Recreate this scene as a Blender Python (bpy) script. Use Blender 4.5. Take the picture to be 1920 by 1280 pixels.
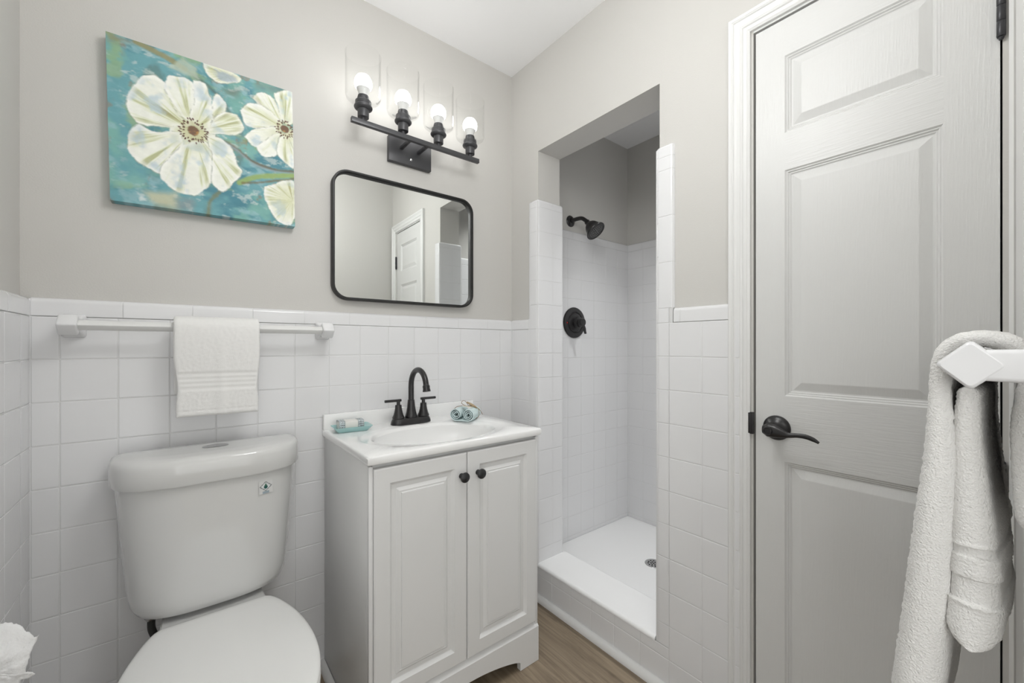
import bpy, bmesh, math, random
import numpy as np
from mathutils import Vector, Matrix, noise

# ------------------------------------------------------------------ clear
for o in list(bpy.data.objects):
    bpy.data.objects.remove(o, do_unlink=True)
S = bpy.context.scene
COL = S.collection
random.seed(7)
PI = math.pi

# ------------------------------------------------------------------ camera, world, light, exposure
cam_d = bpy.data.cameras.new('camera')
cam_d.sensor_width = 36.0
cam_d.lens = 765.1 / 1920 * 36.0
cam_d.shift_y = 7.85 / 1920
cam_d.clip_start = 0.02
cam = bpy.data.objects.new('camera', cam_d)
COL.objects.link(cam)
cam.location = (-1.22176, -1.54443, 1.125)
cam.rotation_euler = (PI / 2, 0, -0.67124)
S.camera = cam

world = bpy.data.worlds.new('world')
S.world = world
world.use_nodes = True
world.node_tree.nodes['Background'].inputs[0].default_value = (1.0, 0.985, 0.96, 1)
world.node_tree.nodes['Background'].inputs[1].default_value = 0.5

S.view_settings.view_transform = 'Standard'
S.view_settings.look = 'None'
S.view_settings.exposure = 0.17
S.view_settings.gamma = 1.0
S.view_settings.use_curve_mapping = False


def area(name, loc, rot, sx, sy, power, col=(1, 0.97, 0.93)):
    d = bpy.data.lights.new(name, 'AREA')
    d.shape = 'RECTANGLE'
    d.size, d.size_y = sx, sy
    d.energy = power
    d.color = col
    o = bpy.data.objects.new(name, d)
    COL.objects.link(o)
    o.location = loc
    o.rotation_euler = rot
    return o


# added fill lights, out of view (an added globe and the bulbs do the rest)
area('doorway_fill', (-1.05, -2.45, 1.25), (PI / 2, 0, 0), 1.1, 2.1, 7.5, (0.985, 1.0, 0.995))  # unseen fill light, added behind the doorway
area('hallway_fill', (-1.95, -2.40, 1.25), (PI / 2, 0, -PI * 0.27), 1.0, 2.0, 13.0, (0.985, 1.0, 0.995))  # added fill shining in diagonally from the left
sl = area('shower_fill', (0.55, -0.72, 2.366), (0, 0, 0), 0.13, 0.13, 3.2, (0.99, 1.0, 0.995))  # added fill light for the shower, out of view
sl.data.shape = 'DISK'
sl.data.spread = math.radians(88)

# ------------------------------------------------------------------ materials


def lin(c):
    return tuple((x / 12.92 if x <= 0.04045 else ((x + 0.055) / 1.055) ** 2.4) for x in c)


def srgb(r, g, b):
    return lin((r / 255, g / 255, b / 255)) + (1,)


def mat(name, col, rough=0.5, metal=0.0, coat=0.0, spec=0.5, bump=None, var=None):
    """bump = (scale, distance[, stretch]); var = (scale, amount) slow colour variation"""
    m = bpy.data.materials.new(name)
    m.use_nodes = True
    nt = m.node_tree
    b = nt.nodes['Principled BSDF']
    b.inputs['Base Color'].default_value = col
    b.inputs['Roughness'].default_value = rough
    b.inputs['Metallic'].default_value = metal
    b.inputs['Coat Weight'].default_value = coat
    b.inputs['Coat Roughness'].default_value = 0.05
    b.inputs['Specular IOR Level'].default_value = spec
    tc = nt.nodes.new('ShaderNodeTexCoord')
    if bump:
        mp = nt.nodes.new('ShaderNodeMapping')
        if len(bump) > 2:
            mp.inputs['Scale'].default_value = bump[2]
        nt.links.new(tc.outputs['Object'], mp.inputs['Vector'])
        n = nt.nodes.new('ShaderNodeTexNoise')
        n.inputs['Scale'].default_value = bump[0]
        n.inputs['Detail'].default_value = 4
        nt.links.new(mp.outputs['Vector'], n.inputs['Vector'])
        bp = nt.nodes.new('ShaderNodeBump')
        bp.inputs['Distance'].default_value = bump[1]
        bp.inputs['Strength'].default_value = 1.0
        nt.links.new(n.outputs['Fac'], bp.inputs['Height'])
        nt.links.new(bp.outputs['Normal'], b.inputs['Normal'])
    if var:
        n2 = nt.nodes.new('ShaderNodeTexNoise')
        n2.inputs['Scale'].default_value = var[0]
        n2.inputs['Detail'].default_value = 3
        nt.links.new(tc.outputs['Object'], n2.inputs['Vector'])
        mx = nt.nodes.new('ShaderNodeMixRGB')
        mx.inputs[1].default_value = tuple(c * (1 - var[1]) for c in col[:3]) + (1,)
        mx.inputs[2].default_value = tuple(min(1, c * (1 + var[1])) for c in col[:3]) + (1,)
        nt.links.new(n2.outputs['Fac'], mx.inputs[0])
        nt.links.new(mx.outputs[0], b.inputs['Base Color'])
    return m


M = {}
M['paint'] = mat('greige_paint', (0.625, 0.612, 0.585, 1), 0.55, spec=0.3, bump=(260, 0.0003), var=(1.5, 0.01))
M['ceil'] = mat('ceiling_paint', (0.94, 0.94, 0.945, 1), 0.7, spec=0.2, bump=(180, 0.0003))
M['tile'] = mat('white_ceramic_tile', (0.815, 0.815, 0.825, 1), 0.10, spec=0.5, bump=(9, 0.0005))
M['grout'] = mat('white_grout', (0.75, 0.75, 0.75, 1), 0.6, spec=0.3, bump=(300, 0.0003))
M['pan'] = mat('white_shower_base', (0.90, 0.90, 0.90, 1), 0.3, bump=(400, 0.0004))
M['china'] = mat('toilet_china', (0.71, 0.71, 0.70, 1), 0.08, coat=0.3)
M['seat'] = mat('toilet_seat_plastic', (0.87, 0.87, 0.855, 1), 0.25)
M['vanity'] = mat('vanity_white_paint', (0.77, 0.77, 0.765, 1), 0.33)
M['marble'] = mat('cultured_marble', (0.95, 0.95, 0.945, 1), 0.07, coat=0.4)
M['black'] = mat('matte_black_metal', (0.018, 0.018, 0.020, 1), 0.38, spec=0.5, bump=(500, 0.0001))
M['gunmetal'] = mat('dark_gunmetal', (0.075, 0.075, 0.08, 1), 0.38, metal=0.35, spec=0.5)
M['bronze'] = mat('oil_rubbed_bronze', (0.015, 0.014, 0.015, 1), 0.30, spec=0.6)
M['blackframe'] = mat('black_mirror_frame', (0.012, 0.012, 0.012, 1), 0.42)
M['chrome'] = mat('chrome', (0.62, 0.62, 0.62, 1), 0.18, metal=1.0)
M['steel'] = mat('drain_steel', (0.55, 0.55, 0.55, 1), 0.25, metal=1.0)
M['darkhole'] = mat('dark_hole', (0.02, 0.02, 0.02, 1), 0.8)
M['mirror'] = mat('mirror_silver', (0.88, 0.90, 0.885, 1), 0.0, metal=1.0)
M['door'] = mat('door_white_paint', (0.72, 0.72, 0.71, 1), 0.38, bump=(55, 0.0006, (1, 5.0, 0.35)))
M['doorflat'] = mat('door_rail_paint', (0.72, 0.72, 0.71, 1), 0.38, bump=(55, 0.0006, (1, 0.35, 5.0)))
M['trim'] = mat('trim_white_gloss', (0.80, 0.80, 0.79, 1), 0.28)
M['terry'] = mat('white_terry', (0.92, 0.915, 0.90, 1), 0.95, spec=0.1, bump=(900, 0.0012))
M['terrynear'] = mat('fluffy_white_terry', (0.90, 0.89, 0.87, 1), 0.95, spec=0.1, bump=(420, 0.0028))
M['terryband'] = mat('white_woven_band', (0.84, 0.83, 0.81, 1), 0.8, spec=0.15, bump=(700, 0.0004, (1, 1, 6)))
M['paper'] = mat('toilet_paper', (0.88, 0.88, 0.88, 1), 0.95, spec=0.1, bump=(350, 0.0006))
M['card'] = mat('cardboard', (0.45, 0.34, 0.22, 1), 0.9)
M['teal'] = mat('seafoam_ceramic', srgb(166, 207, 206), 0.25, coat=0.3)
M['soap'] = mat('soap_white', (0.83, 0.82, 0.78, 1), 0.45)
M['aqua'] = mat('aqua_cloth', srgb(214, 231, 232), 0.95, spec=0.1, bump=(700, 0.001))
M['twine'] = mat('jute_twine', srgb(138, 112, 78), 0.9, bump=(900, 0.001))
M['shell'] = mat('tan_driftwood', srgb(176, 156, 126), 0.8, bump=(300, 0.001))
M['tag'] = mat('cream_paper_tag', srgb(226, 222, 208), 0.8)
M['rubber'] = mat('black_braided_hose', (0.03, 0.028, 0.025, 1), 0.5, bump=(700, 0.001))
M['red'] = mat('red_dot', (0.5, 0.02, 0.02, 1), 0.4)
M['gapdark'] = mat('shadow_gap_board', (0.10, 0.10, 0.095, 1), 0.8)
M['hinge'] = mat('dark_bronze_hinge', (0.05, 0.05, 0.055, 1), 0.35, metal=0.4)
M['plastic'] = mat('bulb_base_plastic', (0.75, 0.75, 0.74, 1), 0.4)


def glass_mat():
    m = bpy.data.materials.new('clear_thin_glass')
    m.use_nodes = True
    nt = m.node_tree
    nt.nodes.clear()
    out = nt.nodes.new('ShaderNodeOutputMaterial')
    tr = nt.nodes.new('ShaderNodeBsdfTransparent')
    tr.inputs[0].default_value = (0.985, 0.987, 0.985, 1)
    gl = nt.nodes.new('ShaderNodeBsdfGlossy')
    gl.inputs['Roughness'].default_value = 0.02
    lw = nt.nodes.new('ShaderNodeLayerWeight')
    lw.inputs[0].default_value = 0.12
    mu = nt.nodes.new('ShaderNodeMath')
    mu.operation = 'MULTIPLY'
    mu.inputs[1].default_value = 0.42
    mx = nt.nodes.new('ShaderNodeMixShader')
    nt.links.new(lw.outputs['Fresnel'], mu.inputs[0])
    nt.links.new(mu.outputs[0], mx.inputs[0])
    nt.links.new(tr.outputs[0], mx.inputs[1])
    nt.links.new(gl.outputs[0], mx.inputs[2])
    nt.links.new(mx.outputs[0], out.inputs[0])
    return m


M['glass'] = glass_mat()


def emit_mat(name, col, s):
    m = bpy.data.materials.new(name)
    m.use_nodes = True
    b = m.node_tree.nodes['Principled BSDF']
    b.inputs['Base Color'].default_value = (0.9, 0.9, 0.9, 1)
    b.inputs['Emission Color'].default_value = col
    b.inputs['Emission Strength'].default_value = s
    return m


M['bulb'] = emit_mat('lit_bulb', (1, 0.992, 0.975, 1), 7.2)
M['fill_glow'] = emit_mat('lit_fill_globe', (0.995, 1.0, 0.99, 1), 14.0)  # glow of the added globe fill lamp


def floor_mat():
    m = bpy.data.materials.new('wood_plank_floor')
    m.use_nodes = True
    nt = m.node_tree
    b = nt.nodes['Principled BSDF']
    b.inputs['Roughness'].default_value = 0.42
    tc = nt.nodes.new('ShaderNodeTexCoord')
    # planks run along Y: swap so the brick rows run along Y
    mp0 = nt.nodes.new('ShaderNodeMapping')
    mp0.inputs['Rotation'].default_value = (0, 0, PI / 2)
    nt.links.new(tc.outputs['Object'], mp0.inputs['Vector'])
    br = nt.nodes.new('ShaderNodeTexBrick')
    br.inputs['Scale'].default_value = 1.0
    br.inputs['Brick Width'].default_value = 1.22
    br.inputs['Row Height'].default_value = 0.18
    br.inputs['Mortar Size'].default_value = 0.0007
    br.inputs['Color1'].default_value = (0.45, 0.45, 0.45, 1)
    br.inputs['Color2'].default_value = (0.62, 0.62, 0.62, 1)
    br.inputs['Mortar'].default_value = (0.1, 0.1, 0.1, 1)
    nt.links.new(mp0.outputs[0], br.inputs['Vector'])
    mp = nt.nodes.new('ShaderNodeMapping')
    mp.inputs['Scale'].default_value = (26, 1.6, 1)
    nt.links.new(tc.outputs['Object'], mp.inputs['Vector'])
    n = nt.nodes.new('ShaderNodeTexNoise')
    n.inputs['Scale'].default_value = 2.2
    n.inputs['Detail'].default_value = 8
    n.inputs['Roughness'].default_value = 0.65
    n.inputs['Distortion'].default_value = 0.6
    nt.links.new(mp.outputs[0], n.inputs['Vector'])
    n2 = nt.nodes.new('ShaderNodeTexNoise')
    n2.inputs['Scale'].default_value = 9
    n2.inputs['Detail'].default_value = 3
    mp2 = nt.nodes.new('ShaderNodeMapping')
    mp2.inputs['Scale'].default_value = (1.6, 0.7, 1)
    nt.links.new(tc.outputs['Object'], mp2.inputs['Vector'])
    nt.links.new(mp2.outputs[0], n2.inputs['Vector'])
    r2 = nt.nodes.new('ShaderNodeValToRGB')
    r2.color_ramp.elements[0].position = 0.24
    r2.color_ramp.elements[0].color = (0.45, 0.42, 0.4, 1)
    r2.color_ramp.elements[1].position = 0.40
    r2.color_ramp.elements[1].color = (1, 1, 1, 1)
    nt.links.new(n2.outputs['Fac'], r2.inputs[0])
    r = nt.nodes.new('ShaderNodeValToRGB')
    e = r.color_ramp.elements
    e[0].position = 0.25
    e[0].color = srgb(104, 90, 74)
    e[1].position = 0.75
    e[1].color = srgb(160, 144, 122)
    nt.links.new(n.outputs['Fac'], r.inputs[0])
    mx = nt.nodes.new('ShaderNodeMixRGB')
    mx.blend_type = 'MULTIPLY'
    mx.inputs[0].default_value = 0.6
    nt.links.new(r.outputs[0], mx.inputs[1])
    nt.links.new(r2.outputs[0], mx.inputs[2])
    mx2 = nt.nodes.new('ShaderNodeMixRGB')
    mx2.blend_type = 'OVERLAY'
    mx2.inputs[0].default_value = 0.35
    nt.links.new(mx.outputs[0], mx2.inputs[1])
    nt.links.new(br.outputs['Color'], mx2.inputs[2])
    nt.links.new(mx2.outputs[0], b.inputs['Base Color'])
    bp = nt.nodes.new('ShaderNodeBump')
    bp.inputs['Distance'].default_value = 0.0006
    nt.links.new(n.outputs['Fac'], bp.inputs['Height'])
    nt.links.new(bp.outputs[0], b.inputs['Normal'])
    return m


M['floor'] = floor_mat()


def vcol_mat(name, rough=0.55):
    m = bpy.data.materials.new(name)
    m.use_nodes = True
    nt = m.node_tree
    b = nt.nodes['Principled BSDF']
    b.inputs['Roughness'].default_value = rough
    a = nt.nodes.new('ShaderNodeAttribute')
    a.attribute_name = 'col'
    nt.links.new(a.outputs['Color'], b.inputs['Base Color'])
    return m


M['canvas'] = vcol_mat('painted_canvas', 0.6)
M['print'] = vcol_mat('printed_paper', 0.5)

# ------------------------------------------------------------------ mesh helpers


class MB:
    """collects vertices and faces, then links them as ONE mesh object"""

    def __init__(self):
        self.v, self.f, self.mi, self.sm = [], [], [], []
        self.m = 0

    def add(self, verts, faces, smooth=False):
        o = len(self.v)
        self.v += [tuple(p) for p in verts]
        for f in faces:
            self.f.append([i + o for i in f])
            self.mi.append(self.m)
            self.sm.append(smooth)

    def box(self, x0, x1, y0, y1, z0, z1, bev=0.0, seg=2, M4=None):
        bm = bmesh.new()
        bmesh.ops.create_cube(bm, size=1)
        for v in bm.verts:
            v.co = Vector((x0 + (v.co.x + .5) * (x1 - x0), y0 + (v.co.y + .5) * (y1 - y0), z0 + (v.co.z + .5) * (z1 - z0)))
        if bev > 0:
            bmesh.ops.bevel(bm, geom=bm.edges[:], offset=bev, segments=seg, profile=0.5, affect='EDGES', clamp_overlap=True)
        bm.verts.index_update()
        vs = [(M4 @ v.co) if M4 else v.co.copy() for v in bm.verts]
        self.add(vs, [[v.index for v in f.verts] for f in bm.faces], bev > 0)
        bm.free()

    def loft(self, loops, cap0=True, cap1=True, smooth=True, closed=True):
        n = len(loops[0])
        vs = [p for l in loops for p in l]
        fs = []
        for i in range(len(loops) - 1):
            for j in range(n if closed else n - 1):
                k = (j + 1) % n
                fs.append([i * n + j, i * n + k, (i + 1) * n + k, (i + 1) * n + j])
        self.add(vs, fs, smooth)
        o = len(self.v) - len(vs)
        if cap0:
            self.f.append([o + j for j in range(n)][::-1]); self.mi.append(self.m); self.sm.append(False)
        if cap1:
            b = o + (len(loops) - 1) * n
            self.f.append([b + j for j in range(n)]); self.mi.append(self.m); self.sm.append(False)

    def lathe(self, prof, M4=Matrix(), seg=32, cap0=False, cap1=False):
        loops = []
        for r, z in prof:
            loops.append([M4 @ Vector((r * math.cos(2 * PI * j / seg), r * math.sin(2 * PI * j / seg), z)) for j in range(seg)])
        self.loft(loops, cap0, cap1)

    def tube(self, pts, rad, seg=12, cap=True):
        pts = [Vector(p) for p in pts]
        n = len(pts)
        rads = rad if isinstance(rad, (list, tuple)) else [rad] * n
        T = []
        for i in range(n):
            a = pts[max(i - 1, 0)]
            b = pts[min(i + 1, n - 1)]
            T.append((b - a).normalized())
        up = Vector((0, 0, 1)) if abs(T[0].z) < .9 else Vector((1, 0, 0))
        N = (up - T[0] * up.dot(T[0])).normalized()
        loops = []
        for i in range(n):
            N = (N - T[i] * N.dot(T[i])).normalized()
            B = T[i].cross(N)
            loops.append([pts[i] + (N * math.cos(2 * PI * j / seg) + B * math.sin(2 * PI * j / seg)) * rads[i] for j in range(seg)])
        self.loft(loops, cap, cap)

    def build(self, name, mats, parent=None, recalc=True, autosmooth=40):
        me = bpy.data.meshes.new(name)
        me.from_pydata(self.v, [], self.f)
        mats = mats if isinstance(mats, (list, tuple)) else [mats]
        for m in mats:
            me.materials.append(m)
        me.polygons.foreach_set('material_index', self.mi)
        me.polygons.foreach_set('use_smooth', self.sm)
        if recalc:
            bm = bmesh.new()
            bm.from_mesh(me)
            bmesh.ops.recalc_face_normals(bm, faces=bm.faces)
            if autosmooth:
                a = math.radians(autosmooth)
                for e in bm.edges:
                    if len(e.link_faces) == 2 and e.calc_face_angle(0) > a:
                        e.smooth = False
            bm.to_mesh(me)
            bm.free()
        me.update()
        o = bpy.data.objects.new(name, me)
        COL.objects.link(o)
        if parent:
            o.parent = parent
        return o


def tag(o, label=None, cat=None, group=None, kind=None):
    if label: o['label'] = label
    if cat: o['category'] = cat
    if group: o['group'] = group
    if kind: o['kind'] = kind
    return o


def thing(name, label, cat, loc=(0, 0, 0), rz=0.0, group=None):
    o = bpy.data.objects.new(name, None)
    COL.objects.link(o)
    o.empty_display_size = 0.05
    o.location = loc
    o.rotation_euler = (0, 0, rz)
    return tag(o, label, cat, group)


def struct(o):
    o['kind'] = 'structure'
    return o


def crom(P, per=8):
    P = [Vector(p) for p in P]
    Q = [P[0] * 2 - P[1]] + P + [P[-1] * 2 - P[-2]]
    out = []
    for i in range(1, len(Q) - 2):
        a, b, c, d = Q[i - 1], Q[i], Q[i + 1], Q[i + 2]
        for k in range(per):
            t = k / per
            out.append(0.5 * ((2 * b) + (c - a) * t + (2 * a - 5 * b + 4 * c - d) * t * t + (3 * b - a - 3 * c + d) * t ** 3))
    out.append(P[-1])
    return out


# tile field: us, vs = sorted cut positions; fn(u, v, d) -> point, d = outward from the tile face
def tiles(mb, us, vs, fn, gap=0.0020, skip=None, jitter=0.0002, grout=True):
    for i in range(len(us) - 1):
        for j in range(len(vs) - 1):
            u0, u1, v0, v1 = us[i], us[i + 1], vs[j], vs[j + 1]
            if u1 - u0 < 0.006 or v1 - v0 < 0.006:
                continue
            if skip and skip((u0 + u1) / 2, (v0 + v1) / 2):
                continue
            if grout:
                mb.m = 1
                mb.add([fn(u0, v0, -.0009), fn(u1, v0, -.0009), fn(u1, v1, -.0009), fn(u0, v1, -.0009)], [[0, 1, 2, 3]])
            mb.m = 0
            g = gap / 2
            jd = [random.uniform(-jitter, jitter) for _ in range(4)]
            rings = []
            for ins, d in ((g, -.0013), (g + .0004, -.0006), (g + .0011, -.00012), (g + .0018, 0), (g + .0030, 0)):
                a, b, c, e = u0 + ins, u1 - ins, v0 + ins, v1 - ins
                rings += [fn(a, c, d + jd[0]), fn(b, c, d + jd[1]), fn(b, e, d + jd[2]), fn(a, e, d + jd[3])]
            fs = []
            for r in range(4):
                for k in range(4):
                    l = (k + 1) % 4
                    fs.append([r * 4 + k, r * 4 + l, r * 4 + 4 + l, r * 4 + 4 + k])
            mb.add(rings, fs, True)
            mb.add(rings[16:], [[0, 1, 2, 3]], False)


# a strip with a cross-section (list of (d, h)) run along u, cut at joints
def strip(mb, u0, u1, joints, prof, fn, gap=0.0016):
    cuts = [u0] + [j for j in sorted(joints) if u0 + .01 < j < u1 - .01] + [u1]
    for a, b in zip(cuts[:-1], cuts[1:]):
        ga = gap / 2 if a != u0 else 0
        gb = gap / 2 if b != u1 else 0
        loops = []
        for u, sh in ((a + ga, .0006), (a + ga + .0010, 0), (a + ga + .0022, 0), (b - gb - .0022, 0), (b - gb - .0010, 0), (b - gb, .0006)):
            loops.append([fn(u, d - sh, h) for d, h in prof])
        mb.m = 0
        mb.loft(loops, a == u0, b == u1, True, closed=False)
    mb.m = 1
    loops = [[fn(u, d - .0009, h) for d, h in prof] for u in (u0, u1)]
    mb.loft(loops, False, False, True, closed=False)
    mb.m = 0


ZA = 1.1993           # underside of the bullnose cap
P = 0.1095            # tile pitch, vertical
PH = 0.10866          # tile pitch, horizontal
ZR = [ZA - n * P for n in range(11)]
ROWS = sorted([z for z in ZR if z > 0.004] + [0.0])
CAPZ = 1.247
TP = 0.012            # tile stands this far off the paint
XL, XLP = -1.5303, -1.5493     # left wall: tile face, paint
YF = -1.60            # front wall paint
CEIL = 2.43


def bull(top, low, r=0.013, deep=-0.013):
    """cap profile (d, h): up the face, round over the top to the wall"""
    p = [(0, low)]
    for k in range(9):
        a = PI / 2 * k / 8
        p.append((-r + r * math.cos(a), top - r + r * math.sin(a)))
    p.append((deep - 0.004, top))
    return p


CAP = [(-.0012, ZA + .0010), (0, ZA + .0022)] + bull(CAPZ, ZA + .004)[0:]

# ------------------------------------------------------------------ floor and ceiling
mb = MB()
mb.box(-2.75, 0.0, -3.15, 0.12, -0.05, 0.0)
struct(mb.build('floor', M['floor']))
mb = MB()
mb.box(-2.75, 0.15, -3.15, 0.15, CEIL, CEIL + 0.05)
mb.box(0.148, 1.1, -1.15, 0.15, 2.375, 2.43)
struct(mb.build('ceiling', M['ceil']))

# ------------------------------------------------------------------ back wall (paint + tile wainscot)
mb = MB()
mb.m = 2
mb.box(-1.66, 0.012, TP, 0.12, 0, CEIL)
cols = [-1.47993 + i * PH for i in range(14)]
us = [XL + .0005] + cols + [-0.0005]
fb = lambda u, v, d: (u, -d, v)
tiles(mb, us, ROWS, fb)
strip(mb, XL, 0.0, [-1.3622, -1.2109, -1.0585, -0.908, -0.7569, -0.605, -0.4501, -0.2952, -0.1396], CAP, lambda u, d, h: (u, -d, h))
mb.m = 0
struct(mb.build('wall_back', [M['tile'], M['grout'], M['paint']]))

# caulk in the inner corners
def caulk(mb, x, y, sx, sy, z0, z1, r=.0045):
    mb.m = 0
    pr = [(x, y), (x + sx * r, y)] + [(x + sx * (r - r * math.sin(a)), y + sy * (r - r * math.cos(a))) for a in [PI / 2 * k / 4 for k in range(1, 4)]] + [(x, y + sy * r)]
    mb.loft([[(a, b, z) for a, b in pr] for z in (z0, z1)], False, False, True)


# left wall
mb = MB()
mb.m = 2
mb.box(-1.66, XLP, YF, TP, 0, CEIL)
us = [YF] + sorted([-0.1799 - k * PH for k in range(-1, 13)]) + [-0.0005]
fl = lambda u, v, d: (XL + d, u, v)
tiles(mb, us, ROWS, fl)
CAPL = [(d if h < CAPZ else -0.02, h) for d, h in CAP]
strip(mb, YF, 0.0, [-0.155 - k * .152 for k in range(10)], CAPL, lambda u, d, h: (XL + d, u, h))
caulk(mb, XL - .0015, .0015, 1, -1, 0, CAPZ - .004)
struct(mb.build('wall_left', [M['tile'], M['grout'], M['paint']]))

# ------------------------------------------------------------------ right wall with the shower opening and the closet doorway
OY0, OY1, OZ = -0.784, -0.180, 2.0       # shower opening
DY0, DY1, DZ = -1.5165, -1.0725, 1.9945   # closet door opening
WX1 = 0.148
mb = MB()
mb.m = 2


def wallbox(y0, y1, z0, z1, x0=TP, x1=WX1):
    mb.box(x0, x1, y0, y1, z0, z1)


wallbox(OY1, TP, 0, CEIL)
wallbox(OY0, OY1, OZ, CEIL)
wallbox(DY1, OY0, 0, CEIL)
wallbox(DY0, DY1, DZ + .012, CEIL)
wallbox(YF - .12, DY0, 0, CEIL)
fr = lambda u, v, d: (-d, u, v)
# field beside the vanity (between the corner and the left jamb)
tiles(mb, [-0.127, -0.0185, -0.0005], ROWS, fr)
# field between the right jamb and the door casing, and the curb front
Yc = [-0.82429 + k * PH for k in range(-2, 7)]
RTOP = [z for z in ROWS]
tiles(mb, [-1.0125] + [Yc[0], Yc[1], Yc[2]], RTOP, fr)
tiles(mb, Yc[2:] , [0.0, ZR[10], 0.1415], fr, skip=lambda u, v: u > -0.19)
tiles(mb, [Yc[2], OY0 + .0005], [ZR[10], ZR[9]], fr, grout=True) if False else None
# caps
strip(mb, -0.1255, -0.0, [], CAP, lambda u, d, h: (-d, u, h))
strip(mb, -1.0125, -0.8400, [-0.862], CAP, lambda u, d, h: (-d, u, h))
mb.add([fr(-1.0125, 0, -.0), fr(-1.0125, CAPZ - .006, 0), fr(-1.0125, CAPZ - .006, -.012), fr(-1.0125, 0, -.012)], [[0, 1, 2, 3]])


def arc(cx, cy, r, a0, a1, n=7):
    return [(cx + r * math.cos(a0 + (a1 - a0) * k / (n - 1)), cy + r * math.sin(a0 + (a1 - a0) * k / (n - 1))) for k in range(n)]


def prism_stack(mb, prof, zs, rtop=0.0, gap=0.0016):
    """plan profile (x, y) pushed up through the z cuts; each piece a tile with a hairline joint; the last may round over"""
    n = len(prof)
    nor = []
    for i in range(n):
        a = Vector(prof[max(i - 1, 0)]); b = Vector(prof[min(i + 1, n - 1)])
        t = (b - a)
        nor.append(Vector((t.y, -t.x)).normalized() if t.length > 1e-9 else Vector((0, 0)))

    def ring(z, ins):
        return [(prof[i][0] - nor[i].x * ins, prof[i][1] - nor[i].y * ins, z) for i in range(n)]
    for k in range(len(zs) - 1):
        z0, z1 = zs[k] + (gap / 2 if k else 0), zs[k + 1] - gap / 2
        L = [ring(z0, .0006), ring(z0 + .0010, 0), ring(z0 + .0022, 0)]
        if k == len(zs) - 2 and rtop > 0:
            z1 = zs[k + 1]
            L.append(ring(z1 - rtop - .001, 0))
            for q in range(8):
                a = PI / 2 * q / 7
                L.append(ring(z1 - rtop + rtop * math.sin(a), rtop - rtop * math.cos(a)))
            mb.m = 0
            mb.loft(L, False, True, True, closed=False)
        else:
            L += [ring(z1 - .0022, 0), ring(z1 - .0010, 0), ring(z1, .0006)]
            mb.m = 0
            mb.loft(L, False, False, True, closed=False)
    mb.m = 1
    mb.loft([ring(zs[0], .0008), ring(zs[-1] - rtop, .0008)], False, False, True, closed=False)
    mb.m = 0


JZ = [0.1425] + [ZR[k] for k in range(9, -1, -1)] + [1.3090, 1.4180, 1.5280, 1.6370, 1.7460, 1.782]
JZ = [z for z in JZ]
WT = 1.782
# left wing: the face strip along the wall and the tiled jamb into the shower.  profile runs so its outside is on the right
jy = -0.190
# below the cap the strip is flush with the wall field
face_lo = [(0.0, -0.1275), (0.0, -0.150)]
corner = [(0.0, -0.177)] + arc(0.013, -0.177, 0.013, PI, 1.5 * PI)[1:] + [(0.0925, jy)]
prof_corner = [(0.0, -0.1435)] + corner
prism_stack(mb, prof_corner[::1], JZ, 0.012)
prism_stack(mb, [(0.0935, jy), (0.153, jy)] + arc(0.153, jy + .010, 0.010, -PI / 2, 0)[1:] + [(0.163, -0.165)], JZ, 0.012)
SZ = [0.1425] + [ZR[k] for k in range(9, -1, -1)] + [1.2320, 1.3915, 1.5510, 1.7105, 1.7460, 1.782]
prism_stack(mb, [(0.0, -0.1275), (0.0, -0.1425)], [0.1425] + [ZR[k] for k in range(9, -1, -1)] + [CAPZ], 0.0)
prism_stack(mb, [(0.0125, -0.1275)] + arc(0.010, -0.1375, 0.010, PI / 2, PI)[1:] + [(0.0, -0.1425)], [CAPZ - .0005, 1.3915, 1.5510, 1.7105, 1.7460, 1.782], 0.010)
# right wing (mirror side)
jy2 = -0.774
rc = [(0.0925, jy2)] + [(x, y) for x, y in arc(0.013, jy2 - .013, 0.013, PI / 2, PI)] + [(0.0, Yc[2] + .037)]
prism_stack(mb, rc, JZ, 0.012)
prism_stack(mb, [(0.163, -0.80)] + arc(0.153, jy2 - .010, 0.010, 0, PI / 2) + [(0.0935, jy2)], JZ, 0.012)
prism_stack(mb, [(0.0, Yc[2] + .0365), (0.0, Yc[2])], [0.1425] + [ZR[k] for k in range(9, -1, -1)] + [CAPZ + .001], 0.0)
prism_stack(mb, [(0.0, Yc[2] + .0365), (0.0, -0.829)] + arc(0.010, -0.829, 0.010, PI, 1.5 * PI)[1:] + [(0.0125, -0.839)],
            [CAPZ + .001, 1.397, 1.548, 1.699, 1.742, 1.782], 0.010)
# solid behind the wing tiles so nothing is hollow
mb.m = 1
mb.box(0.0022, 0.1605, -0.187, -0.130, 0.12, 1.774)
caulk(mb, .0015, .0015, -1, -1, 0, CAPZ - .004)
mb.m = 1
mb.box(0.0022, 0.1605, -0.8365, -0.777, 0.12, 1.774)
mb.m = 0
struct(mb.build('wall_right', [M['tile'], M['grout'], M['paint']]))

# front wall; its unseen doorway is widened to let fill light in
mb = MB()
mb.m = 2
mb.box(-1.66, -1.53, YF - .12, YF, 0, CEIL)
mb.box(-0.60, 0.0125, YF - .12, YF, 0, CEIL)
mb.box(-1.53, -0.60, YF - .12, YF, 2.04, CEIL)
struct(mb.build('wall_front', [M['tile'], M['grout'], M['paint']]))

mb = MB()
mb.box(0.70, 0.74, YF - .12, -1.135, 0, CEIL)
mb.box(WX1, 0.70, YF - .16, YF - .12, 0, CEIL)
mb.box(WX1, 0.70, YF - .12, -1.135, -.05, 0)
mb.box(WX1, 0.74, YF - .16, -1.135, CEIL, CEIL + .05)
struct(mb.build('wall_closet', M['gapdark']))  # unseen dark box, added to stop light leaking through the door gaps

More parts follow.
